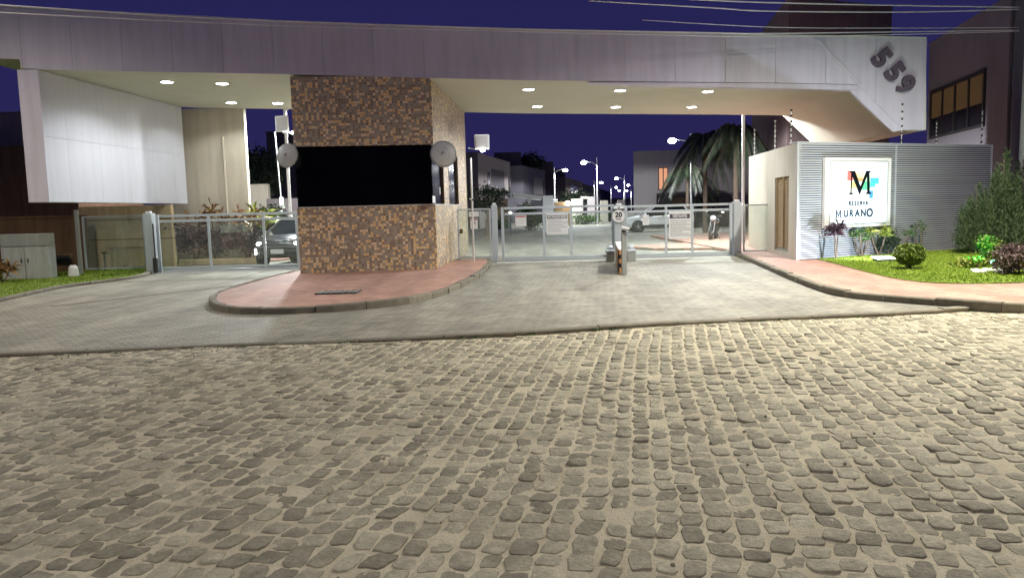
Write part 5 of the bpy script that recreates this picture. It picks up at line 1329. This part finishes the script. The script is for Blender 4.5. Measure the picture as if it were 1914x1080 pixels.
# green spotlight under the conifer
b = G(1858, 505, ZP); t = thing('green_spotlight', 'small green garden spotlight at the foot of the conifer', 'spotlight', b)
MB().tube([(b.x, b.y, ZP), (b.x - .02, b.y, ZP + .14)], .03, 10).build('body', M['dark'], t); MB().ball((b.x - .02, b.y, ZP + .17), .045, 8).build('lens', M['greenglow'], t)
light('green_spot_lamp', t, (-.02, .0, .22), 190, 'SPOT', .04, R(78), .5, (.0, 1, .30), (R(118), 0, 0))
# white stones round it
t = thing('stone_edging', 'bed of pale pebbles in front of the green spotlight', 'pebbles', G(1845, 508, ZP))
t['kind'] = 'thing'
for k in range(34):
    q = G(1812 + random.random() * 82, 503 + random.random() * 8, ZP); r_ = random.uniform(.04, .09)
    MB().ball((q.x, q.y, ZP + r_ * .3), (r_, r_ * .8, r_ * .45), 5).build('pebble', M['stonewhite'], t, smooth=True)
# shrubs against the slats
def wb0(px, off=.35): p = PL(px, 480, C0, D0) + wn_v * off; return Vector((p.x, p.y, ZP))
spiky('purple_dracaena', 'dark purple dracaena with a drooping head left of the sign foot', wb0(1537, .45), .72, .36, 75, M['leafpurple'], 2, spread=.10)
b = wb0(1536, .42)
spiky('sign_shrub', 'leggy green shrub below the left part of the sign', wb0(1592), .62, .22, 34, M['leaf'], 4, 'shrubs planted along the slatted wall')
spiky('sign_shrub', 'bushy shrub with yellow green tips below the middle of the sign', wb0(1622), .70, .26, 44, M['leafyellow'], 3, 'shrubs planted along the slatted wall')
shrub('sign_shrub', 'dense dark shrub below the right part of the sign', 'bush', wb0(1638), (.30, .25, .30), 900, .09, M['leafdark'], 9, trunk_h=.1, group='shrubs planted along the slatted wall')
spiky('sign_shrub', 'thin shrub just left of the slat joint post', wb0(1663), .62, .20, 26, M['leaf'], 3, 'shrubs planted along the slatted wall')
spiky('sign_shrub', 'tall thin shrub right of the slat joint post', wb0(1697), .80, .17, 22, M['leaf'], 3, 'shrubs planted along the slatted wall', .12)
# conifers
def conifer(label, px, py, Y, h, r, n, lean=0, mat=M['leafconifer']):
    p = AT(px, py, Y); b = Vector((p.x, Y, ZP)); t = thing('conifer', label, 'tree', b, 'conifers at the end of the slatted wall')
    mb = MB(); npl = 13
    for q in range(npl):
        a0 = q * 2.4; rr0 = r * math.sqrt((q + .2) / npl) * .85; hp = h * (1 - .55 * (rr0 / r) ** 1.5) * random.uniform(.82, 1.05) if q else h
        bx_, by_ = b.x + rr0 * math.cos(a0), b.y + rr0 * .7 * math.sin(a0); rp_ = r * random.uniform(.24, .34)
        for k in range(14):
            f = k / 14; z = ZP + .08 + (hp - .1) * (.12 + .88 * f) * (1 if q else 1); w = rp_ * (1 - f) ** .55 * random.uniform(.8, 1.1) + .015
            m_ = int(n / (npl * 14) * (1.5 - f) * 1.6); P = np.array([bx_, by_, z]) + rng.normal(size=(m_, 3)) * np.array([w * .55, w * .55, .07])
            d = (P - np.array([bx_, by_, z])) * 1.2; d[:, 2] += .6; mb.leaves(P, .07, .2, 1.5, d, .0, .13)
    mb.build('foliage', mat, t); MB().tube([(b.x, b.y, ZP), (b.x + lean, b.y, ZP + h * .9)], [.07, .01], 7).build('trunk', M['bark'], t)
conifer('broad green conifer left of the tall one at the wall end', 1822, 480, 20.7, 1.85, .50, 9000)
conifer('tall green conifer at the right end of the slatted wall', 1870, 480, 20.5, 2.75, .62, 14000)
conifer('dark conifer behind at the right edge of the picture', 1908, 480, 21.4, 2.9, .62, 10000, mat=M['leafdark'])
shrub('purple_shrub', 'low purplish shrub at the right edge of the lawn', 'bush', G(1900, 512, ZP), (.50, .42, .28), 2600, .06, M['leafshrub'], 16, trunk_h=.03)
shrub('low_shrub', 'low yellow green ground plants before the conifers, left of the green light', 'bush', G(1815, 500, ZP), (.42, .25, .12), 900, .07, M['leafyellow'], 12, trunk_h=.0, stems=2)
shrub('lit_shrub', 'low leafy plant lit green by the spotlight', 'bush', G(1856, 498, ZP) + Vector((0, .25, 0)), (.30, .2, .34), 1500, .07, M['topiary'], 10, trunk_h=.02)

# plants behind the left gate
hedge = thing('maroon_hedge', 'maroon leafed hedge along the drive behind the left gate', 'hedge', (-10, 25.3, 0))
xa, xb = AT(322, 440, 25.6).x, AT(482, 440, 25.6).x
for k in range(7):
    xc = xa + (xb - xa) * (k + .5) / 7
    P = clumps(900, (xc, 25.9, .85 + .1 * math.sin(k * 2)), (.40, .35, .50), 12, (.2, .2, .22)); P[:, 2] = np.maximum(.1, P[:, 2])
    MB().leaves(P, .085, .3, 1.3).build('bush', M['leafhedge'] if k % 3 else M['leafpurple'], hedge)
MB().box(((xa + xb) / 2, 25.75, .16), (xb - xa, .3, .22), bev=.04).build('edging', M['tan'], hedge)
tr = thing('garden_rocks', 'pale garden rocks and tree roots in the bed behind the left gate', 'rocks', (-11, 25.3, 0))
for k in range(12):
    px = 330 + k * 13; q = G(px, 492 - (k % 3) * 3, .06); r_ = random.uniform(.10, .18); MB().ball((q.x, q.y + .3, .14), (r_, r_ * .7, r_), 5).build('rock', M['tan'], tr)
spiky('dracaena', 'rust coloured spiky plant peeking past the hanging wall', Vector((AT(362, 400, 26.2).x, 26.2, 0)), 1.95, .48, 34, M['leafrust'], 2, 'spiky plants behind the left gate', .2)
spiky('dracaena', 'orange tinted spiky plant in front of the tall cream wall', Vector((AT(398, 400, 26.0).x, 26.0, 0)), 1.75, .42, 40, M['leafrust'], 3, 'spiky plants behind the left gate', .3)
spiky('dracaena', 'dull spiky plant at the right edge of the cream wall', Vector((AT(458, 400, 26.0).x, 26.0, 0)), 1.8, .45, 40, M['leafrust'], 3, 'spiky plants behind the left gate', .3)
spiky('dracaena', 'yellow green spiky plant between the cream wall and the white pole', Vector((AT(484, 400, 27.2).x, 27.2, 0)), 1.9, .62, 46, M['leafyellow'], 2, 'spiky plants behind the left gate', .2)
spiky('red_cordyline', 'short crimson leafed plant behind the left end of the left gate', Vector((AT(325, 430, 25.5).x, 25.5, 0)), 1.45, .36, 40, M['leafpurple'], 3, spread=.3)
shrub('dark_shrub', 'dark green leafy shrub behind the left gate beside the car', 'bush', Vector((AT(512, 400, 28.8).x, 28.8, 0)), (.75, .6, .8), 1800, .16, M['leafdark'], 14, trunk_h=.5)
# tree in the gap
def tree(label, px, Y, zc, r, n, size, mat, group=None, nc=26, name='tree'):
    p = AT(px, 380, Y); t = thing(name, label, 'tree', (p.x, Y, 0), group)
    P = clumps(n, (p.x, Y, zc), r, nc, [x * .38 for x in r]); MB().leaves(P, size, .1, 1.3).build('crown', mat, t)
    mb = MB().tube([(p.x, Y, 0), (p.x + .1, Y, zc * .5), (p.x, Y, zc)], [size * .9, size * .7, size * .3], 8)
    for k in range(5): a = k * 1.3; mb.tube([(p.x, Y, zc * .6), (p.x + r[0] * .6 * math.cos(a), Y + r[1] * .6 * math.sin(a), zc + r[2] * .3)], [size * .4, size * .1], 5)
    mb.build('trunk', M['bark'], t); return t
tree('dark tree in the gap between cream wall and tower', 481, 44, 3.9, (1.5, 1.2, 1.5), 3200, .22, M['leafdark'])
q = AT(491, 322, 46); wl_ = thing('garden_lantern', 'glowing garden lamp lighting the dark tree left of the tower', 'garden light', q)
MB().ball(q, .16, 8).build('globe', glow('lantern_globe', (.85, 1, .6), 10), wl_); light('lantern_lamp', wl_, (0, -.5, 0), 90, 'POINT', .15, col=(.85, 1, .6))
MB().tube([(q.x, 46, 0), q], .03, 6).build('post', M['dark'], wl_)
tree('dark rounded treetop behind the second row house', 995, 100, 7.6, (1.8, 1.5, 1.0), 900, .35, M['leafdark'])
tree('dark tree before the third row house', 1075, 92, 2.6, (2.0, 1.4, 1.3), 1100, .3, M['leafdark'])
tree('sparse pinkish flowering tree in front of the grey row house', 908, 48, 2.4, (1.5, 1.0, .8), 1500, .17, M['leafdark'], nc=18)
shrub('green_bush', 'bright green bush under the white carport', 'bush', Vector((AT(995, 390, 58).x, 58, 0)), (1.1, .9, .9), 1900, .20, M['leaf'], 14, trunk_h=.2)
for px, Y in ((1090, 74), (1128, 84), (1150, 95), (935, 64)):
    shrub('roadside_bush', {1090: 'low bush in front of the white porch frame', 1128: 'low bush by the small pale wall', 1150: 'low bush near the far lamps', 935: 'low bush before the brown garden wall'}[px], 'bush', Vector((AT(px, 390, Y).x, Y, 0)), (1.3, .8, .5), 700, .22, M['leaf'], 12, trunk_h=.05, group='bushes along the inner road')
spiky('yucca', 'spiky plant at the left edge before the meter cabinet', G(6, 528, .1), .38, .36, 60, M['leafrust'], 3, spread=.16)
# ground litter strip of dark plants on verge
# palms
def palm(label, px, Y, h, fr_, L, n, lit=M['leafpalm'], dark=M['leafdark'], trunk_r=.11):
    p = AT(px, 380, Y); t = thing('palm_tree', label, 'palm tree', (p.x, Y, 0), 'palms inside the right gate')
    prof = []
    for k in range(25): prof.append((trunk_r * (1.25 - k / 60) * (1.08 if k % 2 else .96), h * k / 24))
    MB().lathe((p.x, Y, 0), prof, 10).build('trunk', M['bark'], t)
    mb = MB(); rib = MB()
    for k in range(fr_):
        a = k * 2.399 + random.random() * .3; e = random.uniform(-.2, 1.2); pts = []
        for q in range(9):
            s = q / 8; rr = L * (s * math.cos(e) * .9 + .12 * s); z = h + L * (s * math.sin(e) - 1.05 * s * s * (0.9 + .3 * math.cos(e)))
            pts.append(Vector((p.x + rr * math.cos(a), Y + rr * math.sin(a), z)))
        rib.tube(pts, [.02 * (1 - .8 * q / 8) for q in range(9)], 4)
        for q in range(1, 9):
            for s in range(n):
                f = s / n; c = pts[q - 1].lerp(pts[q], f); tv = (pts[q] - pts[q - 1]).normalized(); sd = tv.cross(Vector((0, 0, 1))).normalized()
                for sg_ in (-1, 1):
                    l = L * .40 * (1 - abs(q / 8 - .45)) * random.uniform(.8, 1.2); d = (sd * sg_ * .5 + tv * .45 + Vector((0, 0, -.75))).normalized()
                    w_ = tv * .022 * L * .5; mb.add([c - w_, c + w_, c + d * l * .6 + w_ * .7, c + d * l], [(0, 1, 2, 3)])
    mb.build('fronds', lit if h < 4 else dark, t); rib.build('frond_ribs', M['bark'], t); return t
palm('feathery palm with drooping fronds nearest the bare lamp pole', 1318, 43, 5.3, 24, 2.15, 9)
palm('taller palm with a slim bare trunk beside the cream wall', 1375, 38, 5.1, 26, 2.1, 9)
palm('low palm with bright hanging fronds left of the bare lamp pole', 1285, 52.5, 4.0, 18, 2.2, 9, M['leafpalm'])

# lettering becomes plain mesh
bpy.context.view_layer.update()
dg = bpy.context.evaluated_depsgraph_get()
for o in [o for o in SC.objects if o.type == 'FONT']:
    me = bpy.data.meshes.new_from_object(o.evaluated_get(dg)); n = bpy.data.objects.new('tmp', me); COL.objects.link(n)
    n.parent = o.parent; n.location = o.location; n.rotation_euler = o.rotation_euler; n.scale = o.scale
    nm = o.name; bpy.data.objects.remove(o); n.name = nm
